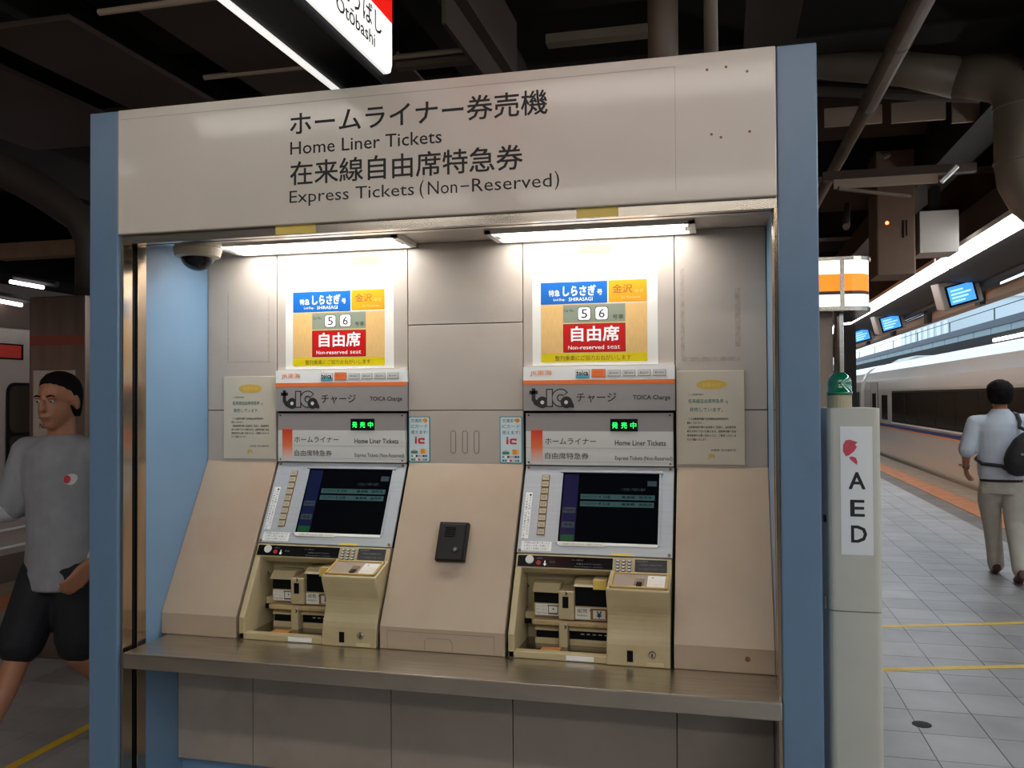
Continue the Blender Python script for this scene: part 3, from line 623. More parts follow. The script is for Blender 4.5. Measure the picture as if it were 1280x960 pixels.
def icsticker(x0, label):
    wd = .081; f = Fr((x0, BACK-.0008, 0)); z0, z1 = 1.372, 1.534
    t = thing('ic_card_sticker', (x0+wd/2, BACK, z0), label, 'sticker', 'IC card stickers beside the ticket machines')
    b = MB()
    def rr(A0, A1, Z0, Z1, q): return [(cx+q*math.cos(t_), cz+q*math.sin(t_)) for cx, cz, s0 in ((A1-q, Z1-q, 0), (A0+q, Z1-q, 1), (A0+q, Z0+q, 2), (A1-q, Z0+q, 3)) for t_ in [math.pi/2*(s0+k/4) for k in range(5)]]
    b.prism(rr(0, wd, z0, z1, .006), -.0006, 0, TEAL, f); b.build('backing', t)
    b = Flat(); b.poly(rr(.003, wd-.004, z0+.003, z1-.003, .005), .0004, mat('sticker_white', (.62, .72, .76), .4), f); b.build('face', t)
    b = Flat(); b.text('交通系', f, .009, .050, z1-.021, z1-.008, TEALI, c=.0008, bold=.012); b.text('ICカード', f, .009, .071, z1-.041, z1-.028, TEALI, c=.0008, bold=.012); b.text('使えます!', f, .009, .071, z1-.062, z1-.049, TEALI, c=.0008, bold=.012); b.build('lettering', t)
    b = Flat(); b.disc(.064, z1-.014, .0075, .0008, PORNG, f, 16); b.poly([(.050, z1-.012), (.058, z1-.008), (.057, z1-.018)], .0008, PORNG, f); b.build('orange_mark', t)
    b = Flat(); b.box(.024, .031, z1-.096, z1-.078, 0, .0008, REDI, f); b.disc(.0275, z1-.074, .0035, .0008, BROWN, f, 10)
    b.box(.040, .060, z1-.082, z1-.076, 0, .0008, REDI, f); b.box(.040, .060, z1-.096, z1-.090, 0, .0008, REDI, f); b.box(.036, .043, z1-.094, z1-.078, 0, .0009, REDI, f); b.box(.054, .060, z1-.084, z1-.076, 0, .0009, REDI, f); b.build('ic_mark', t)
    b = Flat()
    b.box(.009, .034, z1-.131, z1-.122, 0, .0008, GREEN, f); b.box(.012, .030, z1-.122, z1-.118, 0, .0008, PINK, f); b.box(.045, .060, z1-.131, z1-.114, 0, .0008, PORNG, f); b.box(.060, .068, z1-.131, z1-.114, 0, .0008, PORI, f)
    cl_ = [GREY, PALE, INK, PINK, PINK, SCR_GREY, PBLUE, GREEN, TEAL, PALE, REDI, LGREY, GREY, TEAL]
    for k in range(14): b.box(.009+.0088*(k % 7), .0162+.0088*(k % 7), z1-.143-.013*(k//7), z1-.136-.013*(k//7), 0, .0008, cl_[k], f)
    b.build('card_pictures', t); return t
i1 = icsticker(-1.0795, 'small white IC card sticker beside the left ticket machine')
copy_tree(i1, loc=(-.7455+.0405, BACK, 1.372), label='small white IC card sticker beside the right ticket machine')
# intercom
t = thing('intercom', (-.87, .345, 1.11), 'black rectangular intercom on the beige sloped cover between the machines', 'intercom')
fi = Fr((-.87, .345, 1.1125), (1,0,0), SV, (0, -.505, .275))
fi.o = FS.p(-.8705, .286, 0)
IC = mat('intercom_black', (.009, .008, .0075), .5, spec=.3)
b = MB(); b.box(-.0505, .0505, -.066, .066, .0005, .022, IC, fi); b.box(-.043, .043, -.066, .058, .022, .027, IC, fi); b.build('case', t, bevel=.003)
b = MB()
for k in range(6): b.box(-.026, .010, .012+.006*k, .0145+.006*k, .027, .0278, DARKGL, fi)
b.build('speaker_grille', t)
b = MB(); b.disc(.018, -.030, .011, .0285, IC, fi, 20, .027); b.disc(.018, -.030, .008, .030, mat('button_grey', (.06, .055, .05), .35), fi, 20, .027); b.text('♪', fi, .0155, .0205, -.034, -.026, LGREY, c=.0305); b.closed = False; b.build('call_button', t)

# ================================================================== AED pillar beside the booth
t = thing('aed_pillar', (.375, .45, 0), 'cream AED pillar with a white label beside the right blue post', 'pillar')
AED = mat('aed_cream', (.56, .54, .46), .4, noise=.04)
def rbox(b, x0, x1, y0, y1, z0, z1, q, m):
    pts = [(cx+q*math.cos(t_), cy+q*math.sin(t_)) for cx, cy, s0 in ((x1-q, y1-q, 0), (x0+q, y1-q, 1), (x0+q, y0+q, 2), (x1-q, y0+q, 3)) for t_ in [math.pi/2*(s0+k/4) for k in range(5)]]
    return b.prism(pts, z0, z1, m, W)
b = MB(); rbox(b, .302, .450, .3, .56, 0, .965, .018, AED); b.build('lower_case', t)
b = MB(); rbox(b, .302, .450, .3, .56, .968, 1.562, .018, AED); b.build('upper_case', t)
fa = Fr((0, .2995, 0))
b = MB(); b.box(.338, .4265, 1.133, 1.509, -.0004, .0006, WHITE, fa); lb = b.build('label_plate', t)
b = Flat(); b.text('A', fa, .361, .405, 1.326, 1.374, INK, c=.001, bold=.02); b.text('E', fa, .365, .402, 1.246, 1.293, INK, c=.001, bold=.02); b.text('D', fa, .366, .408, 1.170, 1.218, INK, c=.001, bold=.02); b.build('lettering', lb)
b = Flat(); HRT = mat('heart_red', (.62, .07, .10), .5, noise=.15, scale=80)
b.poly([(.346, 1.455), (.345, 1.436), (.353, 1.421), (.362, 1.424), (.376, 1.436), (.384, 1.449), (.379, 1.455), (.386, 1.463), (.376, 1.466), (.365, 1.470), (.353, 1.468)], .0011, HRT, fa)
b.poly([(.362, 1.419), (.366, 1.411), (.374, 1.404), (.383, 1.396), (.385, 1.404), (.381, 1.417), (.371, 1.421)], .0011, HRT, fa); b.build('heart_mark', lb)
b = MB(); b.lathe((.350, .40, 1.562), [(.036, 0), (.036, .038), (.034, .04)], mat('lamp_base', (.45, .38, .24), .45), 24); b.build('lamp_base', t)
GL = mat('green_dome', (.0, .17, .07), .12, coat=1)
b = MB(); b.lathe((.350, .40, 1.602), [(.038, 0), (.038, .008), (.035, .010), (.035, .035)]+[(.035*math.cos(a), .035+.035*math.sin(a)) for a in [math.pi/2*k/8 for k in range(1, 9)]], GL, 32); b.build('lamp_dome', t, smooth=True)
b = MB(); b.box(.296, .302, .34, .37, 1.22, 1.24, INK); b.box(.297, .302, .34, .36, .96, 1.0, STEEL); b.build('hinges', t)

# ================================================================== lit sign pillar, pipes and boxes behind
t = thing('sign_pillar', (.6, 4.6, 0), 'beige pillar with a glowing white and orange band sign behind the booth', 'sign')
LW = mat('lit_white', (1, .93, .82), .3, emit=1.5); LO = mat('lit_orange', (1, .24, .005), .3, emit=1.1); LB = mat('lit_brown', (.10, .03, .02), .3)
def band(z0, z1, m, name, g=0):
    b = MB(); rbox(b, -.2-g, 1.025+g, 4.0-g, 5.1+g, z0, z1, .13, m); return b.build(name, t)
band(2.455, 2.55, LW, 'white_band'); band(2.335, 2.455, LO, 'orange_band'); band(2.31, 2.335, LB, 'brown_band'); band(2.225, 2.31, LW, 'white_band')
band(2.55, 2.575, STEEL, 'top_rim', .012); band(2.195, 2.225, STEEL, 'bottom_rim', .012)
b = MB(); b.box(.815, .845, 3.985, 4.0, 2.2, 2.56, STEEL); b.build('mullion', t)
b = MB(); b.box(.15, .79, 4.2, 4.8, 0, 2.195, mat('pillar_beige', (.42, .33, .25), .5, noise=.06)); b.build('pillar', t)
t = thing('downpipe', (.845, 4.25, 0), 'silver vertical pipe at the right edge of the beige pillar', 'pipe')
b = MB(); b.tube([(.83, 4.19, 0), (.83, 4.19, 2.19)], .032, STEEL, 12); b.build('pipe', t)
b = MB(); b.box(.95, 1.09, 5.2, 5.5, 0, 2.19, DARKST); tag(b.build('dark_column'), 'dark steel column behind the silver pipe under the canopy', 'column')
b = MB(); rbox(b, 1.56, 1.93, 7.0, 7.5, 2.83, 4.1, .02, mat('brown_box', (.15, .085, .05), .6, noise=.1)); bx = b.build('box_housing'); tag(bx, 'brown box housing with a tiny red light hanging under the canopy', 'box')
b = MB(); b.disc(1.66, 3.36, .018, .003, mat('red_led', (1, .1, .03), .4, emit=9), Fr((0, 6.999, 0)), 10, 0); b.build('red_light', bx)
b = MB(); b.box(1.80, 1.82, 3.2, 3.38, 0, .004, MATTE, Fr((0, 6.999, 0))); b.box(1.835, 1.85, 3.22, 3.38, 0, .004, MATTE, Fr((0, 6.999, 0))); b.build('slots', bx)
b = MB(); b.box(2.1, 2.2, 7.15, 7.25, 3.46, 4.9, DARKST); b.box(1.97, 2.33, 7.0, 7.4, 3.04, 3.46, mat('cabinet_white', (.50, .45, .40), .5)); tag(b.build('cabinet'), 'pale box hanging above the strip light beside the brown housing', 'box')

t = thing('station_shop', (0, 13, 0), 'station shop with a lit orange band behind the pillar sign', 'shop')
b = MB(); b.box(-1.6, .9, 9, 18, 0, 2.7, mat('shop_wall', (.25, .18, .12), .6)); b.build('wall', t)
b = MB(); b.box(.9, .95, 9.1, 17.9, 2.15, 2.5, mat('shop_sign', (1, .22, .03), .4, emit=1.3)); b.build('lit_sign', t)
for k in range(4):
    b = MB(); b.box(.9, .93, 9.3+2.2*k, 11.1+2.2*k, .7, 2.0, mat('shop_window', (.9, .55, .3), .4, emit=.6)); b.build('lit_window', t)
    b = MB(); b.box(.93, .94, 9.3+2.2*k, 11.1+2.2*k, 1.3, 1.5, mat('shop_green', (.15, .5, .15), .4, emit=.9)); b.build('green_shelf', t)
# big ducts
t = thing('air_duct', (1.3, 4, 3.0), 'wide grey air duct with an elbow hanging under the canopy at right', 'duct')
b = MB(); b.tube([(.2, 4.35, 4.12), (.7, 4.3, 4.06), (1.3, 4.2, 3.93), (1.62, 4.12, 3.81)], [.095, .10, .12, .14], DUCT, 20); b.build('branch', t, smooth=True)
b = MB(); b.tube([(1.58, 4.13, 3.82), (1.72, 4.1, 3.80), (1.86, 4.05, 3.76), (1.95, 4.02, 3.68), (1.98, 4.0, 3.56), (1.98, 4.0, 3.15), (1.99, 4.0, 3.05), (2.05, 4.0, 2.93), (2.16, 4.02, 2.83), (2.4, 4.06, 2.76)], [.13, .15, .165, .17, .17, .17, .17, .17, .17, .17], DUCT, 24); b.build('elbow', t, smooth=True)
for z in (3.52, 3.15):
    b = MB(); b.lathe((1.98, 4.0, z), [(.17, 0), (.178, .004), (.178, .02), (.17, .024)], DUCT, 24); b.build('collar', t)
b = MB(); b.tube([(.2, 4.62, 4.06), (1.9, 4.62, 3.83)], .055, mat('pipe_dark', (.05, .036, .026), .6), 12); tag(b.build('pipe'), 'dark pipe running under the wide duct', 'pipe')
t = thing('diagonal_pipe', (1.0, 4, 3.6), 'long brown pipe running back under the canopy right of the booth', 'pipe')
b = MB(); b.tube([(1.0, -3, 3.58), (1.0, 3.9, 3.6)], .062, PIPE, 16); b.build('pipe', t, smooth=True)
b = MB(); b.tube([(1.0, 3.9, 3.6), (1.0, 12, 3.74)], .05, PIPE, 16); b.build('pipe', t, smooth=True)
b = MB(); b.tube([(1.0, 2.8, 3.598), (1.0, 2.83, 3.598)], .066, PIPE, 16); b.build('collar', t)
b = MB(); b.tube([(-.235, 1.4, 2.7), (-.235, 1.4, 3.3), (-.25, 1.4, 4.9)], .066, PIPE, 16); tag(b.build('vertical_pipe', smooth=True), 'thick dark vertical pipe above the booth header', 'pipe')
b = MB(); b.tube([(-.03, 1.4, 2.7), (-.03, 1.4, 4.9)], .03, DUCT, 12); tag(b.build('vertical_pipe', smooth=True), 'thin pale vertical pipe above the booth header', 'pipe')

# ================================================================== hanging station sign
t = thing('station_sign', (-1.135, -.9, 2.62), 'large lit hanging station sign with a red band above the booth', 'sign')
SW = mat('sign_white', (1, .98, .94), .3, emit=.85); SRED = mat('sign_red', (.85, .012, .006), .3, emit=.75)
YA, YB = -2.2, .266
b = MB(); b.box(-1.215, -1.06, YA, YB, 2.62, 3.16, BLACK); b.build('housing', t, bevel=.004)
fg = Fr((-1.06, 0, 0), (0,1,0), (0,0,1), (1,0,0))
b = MB(); pts = [(YA+.02, 2.655), (YB-.05, 2.655), (YB-.02, 2.67), (YB-.006, 2.70), (YB-.006, 3.14), (YA+.02, 3.14)]; b.prism(pts, 0, .012, SW, fg); fc = b.build('lit_face', t)
b = MB(); b.box(YA+.03, YB-.007, 2.838, 3.14, 0, .0015, SRED, Fr((-1.048, 0, 0), (0,1,0), (0,0,1), (1,0,0))); b.build('red_band', t)
b = Flat(); g = Fr((-1.048, 0, 0), (0,1,0), (0,0,1), (1,0,0))
b.text('おとうばし', g, -.215, .165, 2.755, 2.825, INK, c=.002, bold=.01); b.text('Otōbashi', g, -.165, .112, 2.700, 2.745, INK, c=.002, bold=.01); b.build('lettering', fc)
b = MB(); b.box(-1.235, -1.212, YA, YB-.02, 2.613, 2.6195, SW); b.build('lower_lit_edge', t)
b = MB(); b.add([(-1.215, YA, 2.625), (-1.235, YA, 2.66), (-1.235, YB-.02, 2.66), (-1.215, YB-.02, 2.625), (-1.215, YA, 3.14), (-1.235, YA, 3.14), (-1.235, YB-.02, 3.14), (-1.215, YB-.02, 3.14)], [(0,1,2,3), (1,5,6,2), (4,7,6,5), (0,4,5,1), (3,2,6,7)], SW); b.build('lit_face', t)
for y in (-1.8, 0):
    b = MB(); b.box(-1.16, -1.11, y-.03, y+.03, 3.16, 4.9, DARKST); b.build('hanger', t)

# ================================================================== platform strip lamps
ORD = ['behind the camera', 'beside the camera', 'nearest in view', 'second in view', 'third in view', 'fourth in view', 'fifth in view', 'sixth in view', 'farthest']
for k in range(9):
    y0 = -8+k*5.6
    t = thing('strip_light', (2.6, y0+2.75, 3.2), 'white strip light under the right canopy edge, '+ORD[k]+' of the row', 'lamp', 'strip lights in a row along the right platform edge')
    b = MB(); b.box(2.5, 2.7, y0, y0+5.5, 3.19, 3.24, FIX); b.build('housing', t)
    b = MB(); b.box(2.53, 2.67, y0+.02, y0+5.48, 3.10, 3.19, STRIP); b.build('tube', t, bevel=.02)
for k, (x, y) in enumerate(((-4.3, -3.2), (-4.3, 4.6), (-4.3, 8))):
    t = thing('strip_light', (x, y, 3.3), ('long white strip light above the left platform edge', 'white strip light behind the steel column', 'far white strip light along the left edge')[k], 'lamp')
    b = MB(); b.box(x-.06, x+.06, y, y+2.4, 3.34, 3.4, FIX); b.build('housing', t)
    b = MB(); b.box(x-.04, x+.04, y+.02, y+2.38, 3.28, 3.34, mat('tube_left', (1, .93, .86), .4, emit=TUBE*.5)); b.build('tube', t)
for k, (a, c_, lab) in enumerate((((-6.2, 4.0, 2.665), (-5.85, 4.0, 2.60), 'short fluorescent tube above the left train, upper one'), ((-6.5, 4.0, 2.53), (-6.08, 4.0, 2.45), 'short fluorescent tube above the left train, lower one'))):
    t = thing('fluorescent_tube', a, lab, 'lamp')
    b = MB(); b.tube([a, c_], .017, mat('tube_small', (1, .95, 1), .4, emit=6), 10); b.build('tube', t)
    b = MB(); b.tube([(a[0], 4.05, a[2]+.05), (c_[0]+.1, 4.05, c_[2]+.03)], .03, DARKST, 8); b.build('holder', t)

for y, x0, lab in ((-2.7, -3.4, 'added crosswise warm strip light, unseen just behind the camera'), (-5.2, -3.4, 'added crosswise warm strip light, unseen farther behind the camera')):  # unseen lamps added to brighten the booth header from the front
    t = thing('strip_light', (x0+2.5, y, 3.45), lab, 'lamp')
    b = MB(); b.box(x0, x0+5, y-.1, y+.1, 3.47, 3.52, FIX); b.build('housing', t)
    b = MB(); b.box(x0+.02, x0+4.98, y-.07, y+.07, 3.38, 3.47, mat('tube_fill', (1, .95, .88), .4, emit=WARM_FILL)); b.build('tube', t, bevel=.02)
# monitors on the canopy edge
for k, (y, z) in enumerate(((10.6, 3.02), (15.7, 3.04), (19.3, 3.04))):
    t = thing('monitor', (3.2, y, z), ('nearest of the monitors with blue screens under the right canopy edge', 'middle one of the monitors with blue screens under the right canopy', 'farthest of the monitors with blue screens under the right canopy')[k], 'monitor', 'platform monitors hanging in a row')
    an = math.radians(22); fm = Fr((3.24, y, z), V((1, .12, .28)), V((-.28, -.18, 1)))
    fm.n = fm.u.cross(fm.v).normalized()
    b = MB(); b.box(-.27, .27, -.2, .2, -.28, 0, mat('monitor_grey', (.20, .17, .15), .5), fm); b.build('case', t, bevel=.02)
    b = MB(); b.box(-.2, .2, -.17, .13, 0, .01, BLACK, fm); b.build('bezel', t)
    b = MB(); b.box(-.17, .17, -.14, .11, .01, .014, mat('blue_screen', (.06, .33, .85), .3, emit=1.0), fm); s_ = b.build('screen', t)
    b = Flat()
    for q in range(4): b.box(-.14, .03+.1*((q*7) % 3)/2, -.11+.05*q, -.09+.05*q, .01, .016, mat('screen_light', (.5, .85, 1), .3, emit=1.0), fm)
    b.build('screen_rows', s_)
    b = MB(); b.tube([(3.2, y+.1, z+.15), (3.2, y+.1, 3.3)], .04, DARKST, 8); b.build('bracket', t)
t = thing('cable_tray', (3.88, 20, 2.98), 'long tan cable tray beyond the canopy edge with dark brackets', 'cable tray')
b = MB(); b.box(3.78, 3.98, 3, 60, 2.98, 3.13, mat('tray_tan', (.26, .15, .075), .6, noise=.1)); b.build('tray', t)
for y in (8.2, 11.5, 14.8, 18.1, 21.5, 25, 29):
    b = MB(); b.box(3.55, 3.99, y, y+.12, 3.13, 3.25, DARKST); b.box(3.70, 3.78, y-.05, y+.2, 2.93, 3.25, DARKST); b.build('bracket', t)

# ================================================================== trains
TW = mat('train_white', (.56, .51, .45), .2, coat=.5, noise=.02); TSK = mat('train_skirt', (.50, .42, .34), .3, noise=.05)
GLASS = mat('train_glass', (.045, .035, .026), .05, coat=1); NAVY = mat('navy', (.03, .05, .20), .3); TOR = mat('stripe_orange', (.80, .28, .10), .3)
def train_right(y0, y1, label, door_end):
    t = thing('express_train_car', (5.55, (y0+y1)/2, -.6), label, 'train', 'cars of the white express train')
    half = [(4.30, -.55), (4.20, -.2), (4.155, .1), (4.15, .5), (4.15, 1.75), (4.19, 2.0), (4.30, 2.25), (4.46, 2.40), (4.8, 2.52), (5.5, 2.58)]
    pts = half+[(11.1-x, z) for x, z in half[::-1]]
    b = MB(); b.prism(pts, -y1, -y0, TW, Fr((0,0,0), (1,0,0), (0,0,1))); b.build('body', t, bevel=.03)
    fsd = Fr((4.15, 0, 0), (0,-1,0), (0,0,1), (-1,0,0))
    b = MB(); b.box(-y1+.05, -y0-.05, .785, .86, 0, .004, NAVY, fsd); b.box(-y1+.05, -y0-.05, .755, .785, 0, .004, TOR, fsd); b.build('stripe', t)
    ye = y1-(4.3 if door_end else .6)
    b = MB(); b.box(-ye, -y0-.3, .93, 1.70, 0, .006, MATTE, fsd); b.build('window_band', t)
    y = ye-.06
    while y-1.5 > y0+.3:
        b = MB(); b.box(-y, -y+1.44, .97, 1.66, .006, .012, GLASS, fsd); b.build('window_pane', t); y -= 1.5
    b = MB(); b.box(-ye, -y0-.3, .895, .925, 0, .015, mat('sill', (.7, .7, .68), .3), fsd); b.build('sill', t)
    if door_end:
        b = MB(); b.box(-y1+1.2, -y1+2.3, .02, 1.95, 0, .006, TW, fsd); b.box(-y1+1.17, -y1+1.2, .02, 1.95, 0, .008, BLACK, fsd); b.box(-y1+2.3, -y1+2.33, .02, 1.95, 0, .008, BLACK, fsd)
        dr = b.build('door', t); b = MB(); b.box(-y1+1.45, -y1+2.05, 1.0, 1.65, .006, .01, GLASS, fsd); b.build('door_pane', dr)
        b = MB(); b.box(-y1+2.9, -y1+3.7, .97, 1.6, 0, .008, GLASS, fsd); b.build('window_pane', t)
    b = MB(); b.prism([(4.75, 2.50), (5.0, 2.64), (6.1, 2.64), (6.35, 2.50)], -(y1-.6), -(y1-3.0), mat('roof_unit', (.5, .52, .52), .4), Fr((0,0,0), (1,0,0), (0,0,1))); b.build('roof_unit', t, bevel=.05)
    b = MB(); b.box(-14.55, -14.05, .32, .36, .0, .004, BROWN, fsd) if y0 < 12 < y1 else b.box(-y1+3, -y1+3.4, .3, .34, 0, .004, BROWN, fsd); b.build('vent', t)
    return t
train_right(4.5, 25.0, 'nearer white express train car with a dark window band and navy stripe', True)
train_right(-16.4, 4.2, 'express train car beside the camera, outside the picture on the right', False)
train_right(25.6, 46, 'farther white express train car coupled behind the first one', False)
b = MB(); b.box(4.5, 6.6, 25.0, 25.6, -.3, 2.2, MATTE); tag(b.build('gangway'), 'dark gangway between the two white express train cars', 'gangway')
# left train
t = thing('commuter_train', (-7.75, 6, -.6), 'silver commuter train with red stripes at the left track', 'train')
CS = mat('car_silver', (.52, .44, .40), .35, .3, noise=.04); RED = mat('train_red', (.72, .025, .01), .35)
pts = [(-6.32, -.5), (-6.3, 2.25), (-6.42, 2.5), (-6.9, 2.75), (-7.75, 2.85), (-8.6, 2.75), (-9.1, 2.5), (-9.2, 2.25), (-9.2, -.5)]
b = MB(); b.prism(pts, -22, 3, CS, Fr((0,0,0), (1,0,0), (0,0,1))); b.build('body', t, bevel=.03)
fl_ = Fr((-6.3, 0, 0), (0,1,0), (0,0,1), (1,0,0))
def yz(px_y): return px_y
b = MB(); b.box(-3, 22, 2.26, 2.30, 0, .01, mat('roof_brown', (.10, .065, .05), .6), fl_); b.box(-3, 22, 2.30, 2.5, -.06, 0, MATS['roof_brown'], fl_); b.build('cornice', t)
b = MB(); b.box(-3, 4.25, 1.97, 2.115, 0, .006, MATTE, fl_); b.box(-3, 4.22, 1.985, 2.10, 0, .009, RED, fl_); b.build('upper_stripe', t)
b = MB(); b.box(-3, 22, .66, .88, 0, .005, WHITE, fl_); b.box(-3, 22, .69, .85, 0, .008, RED, fl_); b.build('lower_stripe', t)
for z in (.42, .26):
    b = MB(); b.box(-3, 22, z, z+.02, 0, .02, WHITE, fl_); b.build('rib', t)
b = MB(); b.box(-3, 22, -.4, .2, 0, .012, mat('skirt_brown', (.13, .09, .07), .6), fl_); b.build('skirt', t)
def rr2(A0, A1, Z0, Z1, q): return [(cx+q*math.cos(t_), cz+q*math.sin(t_)) for cx, cz, s0 in ((A1-q, Z1-q, 0), (A0+q, Z1-q, 1), (A0+q, Z0+q, 2), (A1-q, Z0+q, 3)) for t_ in [math.pi/2*(s0+k/4) for k in range(5)]]
for y in (-.6, 1.6, 4.06, 4.95, 7.2):
    b = MB(); b.prism(rr2(y, y+.72, .93, 1.76, .09), 0, .006, MATTE, fl_); wn = b.build('window_frame', t)
    b = MB(); b.prism(rr2(y+.03, y+.69, 1.30, 1.73, .07), .006, .009, GLASS, fl_); b.prism(rr2(y+.03, y+.69, .96, 1.27, .05), .006, .009, GLASS, fl_); b.build('pane', wn)

# steel clad column with notice
t = thing('steel_column', (-4.0, 2.4, 0), 'brownish steel clad column behind the walking man in grey', 'column')
b = MB(); b.box(-4.21, -3.795, 2.1, 2.55, 0, 2.245, mat('column_steel', (.26, .20, .16), .28, .85, noise=.2, scale=3, stretch=(4, 4, .4))); b.build('cladding', t, bevel=.006)
b = MB(); b.box(-4.20, -3.80, 1.94, 2.0, 0, .0015, mat('red_tape', (.34, .09, .06), .35, .5), Fr((0, 2.098, 0))); b.build('red_band', t)
b = MB(); b.box(-4.174, -3.868, 1.335, 1.783, 0, .004, mat('plate_cream', (.56, .46, .38), .5), Fr((0, 2.1, 0))); pl = b.build('notice_plate', t)
b = Flat(); g = Fr((0, 2.096, 0))
b.text('No', g, -4.125, -4.08, 1.422, 1.455, INK, bold=.02)
for r in ((-4.130, -4.125, 1.53, 1.72), (-4.115, -3.93, 1.732, 1.737), (-3.92, -3.915, 1.53, 1.72)): b.box(*r, 0, .001, GREY, g)
b.build('plate_print', pl)
b = MB(); b.tube([(-3.96, 2.35, 2.245), (-3.96, 2.35, 2.62), (-4.05, 2.35, 2.78), (-4.3, 2.35, 2.95), (-4.55, 2.3, 3.1), (-4.9, 2.2, 3.25), (-5.6, 2.0, 3.4)], [.1]*3+[.11]*4, mat('drain_brown', (.045, .032, .024), .6), 16); b.build('drain_pipe', t, smooth=True)
b = MB(); b.box(-6.6, -4.7, 4.2, 4.35, 2.92, 3.06, mat('tan_beam', (.24, .14, .08), .6, noise=.15)); tag(b.build('tan_beam'), 'tan crossbeam above the left train and its tubes', 'beam')

# ================================================================== beyond the tracks: buildings, viaduct, wires
def bld(x0, x1, y0, y1, z1, c_, label, wins=True):
    t = thing('building', ((x0+x1)/2, (y0+y1)/2, -1), label, 'building', 'buildings beyond the tracks')
    b = MB(); b.box(x0, x1, y0, y1, -1, z1, c_); b.build('wall', t)
    b = MB(); b.box(x0-.3, x1+.3, y0-.3, y1+.3, z1, z1+.5, LGREY); b.build('roof', t)
    if wins:
        n = int((y1-y0)/3.2)
        for f in range(int((z1-2)/3.3)):
            for k in range(n):
                y = y0+1+k*3.2; z = 1.5+3.3*f
                b = MB(); b.box(x0-.03, x0, y, y+1.9, z, z+1.7, mat('win_blue', (.12, .22, .30), .1, coat=1)); b.build('window', t)
    return t
bld(30, 42, 34, 52, 14, mat('b_pale', (.5, .7, .8), .6), 'pale blue white building behind the viaduct at right')
bld(34, 46, 58, 84, 11, mat('b_white', (.65, .75, .8), .6), 'low white building farther along the tracks')
bld(24, 33, 98, 124, 12, mat('b_grey', (.55, .60, .63), .6), 'distant grey building above the train roof')
t = thing('viaduct', (14, 45, 0), 'dark railway viaduct with a pale panelled parapet beyond the express train', 'viaduct')
b = MB(); b.box(13, 17, 8, 125, 3.7, 4.35, DARKST); b.build('deck', t)
for k in range(38):
    b = MB(); b.box(12.9, 13.0, 8+3*k+.06, 11+3*k-.06, 4.3, 4.88, mat('parapet', (.30, .38, .42), .6)); b.build('parapet_panel', t)
b = MB(); b.box(12.85, 13.05, 8, 125, 4.88, 5.22, mat('rail_cap', (.03, .05, .08), .5)); b.build('cap', t)
for k in range(13):
    b = MB(); b.tube([(12.95, 10+8.4*k, 5.22), (12.95, 10+8.4*k, 5.8)], .03, DARKST, 6); b.build('rail_post', t)
for z in (5.8,):
    b = MB(); b.tube([(12.95, 8, z), (12.95, 122, z)], .02, DARKST, 5); b.build('rail', t)
for k in range(7):
    b = MB(); b.box(13.5, 16.5, 12+16*k, 13.4+16*k, -1, 3.7, CONC); b.build('pier', t)
t = thing('far_platform', (10, 45, 0), 'dark platform shelter with a lit lamp beyond the express train', 'platform shelter')
b = MB(); b.box(8.8, 11.2, 14, 125, 3.2, 3.62, DARKST); b.build('roof', t)
for k in range(8):
    b = MB(); b.box(9.8, 10.0, 16+12*k, 16.2+12*k, -.9, 3.2, DARKST); b.build('post', t)
b = MB(); b.box(8.5, 11.5, 14, 125, -.9, 0, CONC); b.build('slab', t)
b = MB(); b.box(8.78, 8.8, 20, 29, 3.35, 3.45, STRIP); b.build('lamp', t)
for k, (x, z0, z1) in enumerate(((6.0, 4.2, 4.2), (7.2, 3.9, 5.0), (8.0, 5.2, 5.0))):
    b = MB(); b.tube([(x, 0, z0), (x, 30, (z0+z1)/2-.15), (x, 100, z1)], .025, MATTE, 6); tag(b.build('overhead_wire'), ('overhead wire nearest above the express train', 'middle overhead wire rising above the express train', 'highest overhead wire beyond the express train')[k], 'wire', 'overhead wires')
t = thing('signal_mast', (7.6, 16, -.9), 'dark mast with an equipment box above the express train roof', 'mast')
b = MB(); b.tube([(7.6, 17, -.9), (7.6, 17, 5.6)], .06, DARKST, 8); b.build('pole', t)
b = MB(); b.box(7.25, 7.95, 16.8, 17.2, 3.05, 3.5, DARKST); b.build('box', t, bevel=.05)
b = MB(); b.tube([(7.6, 17, 5.1), (11.5, 20, 4.3)], .05, DARKST, 6); b.build('arm', t)

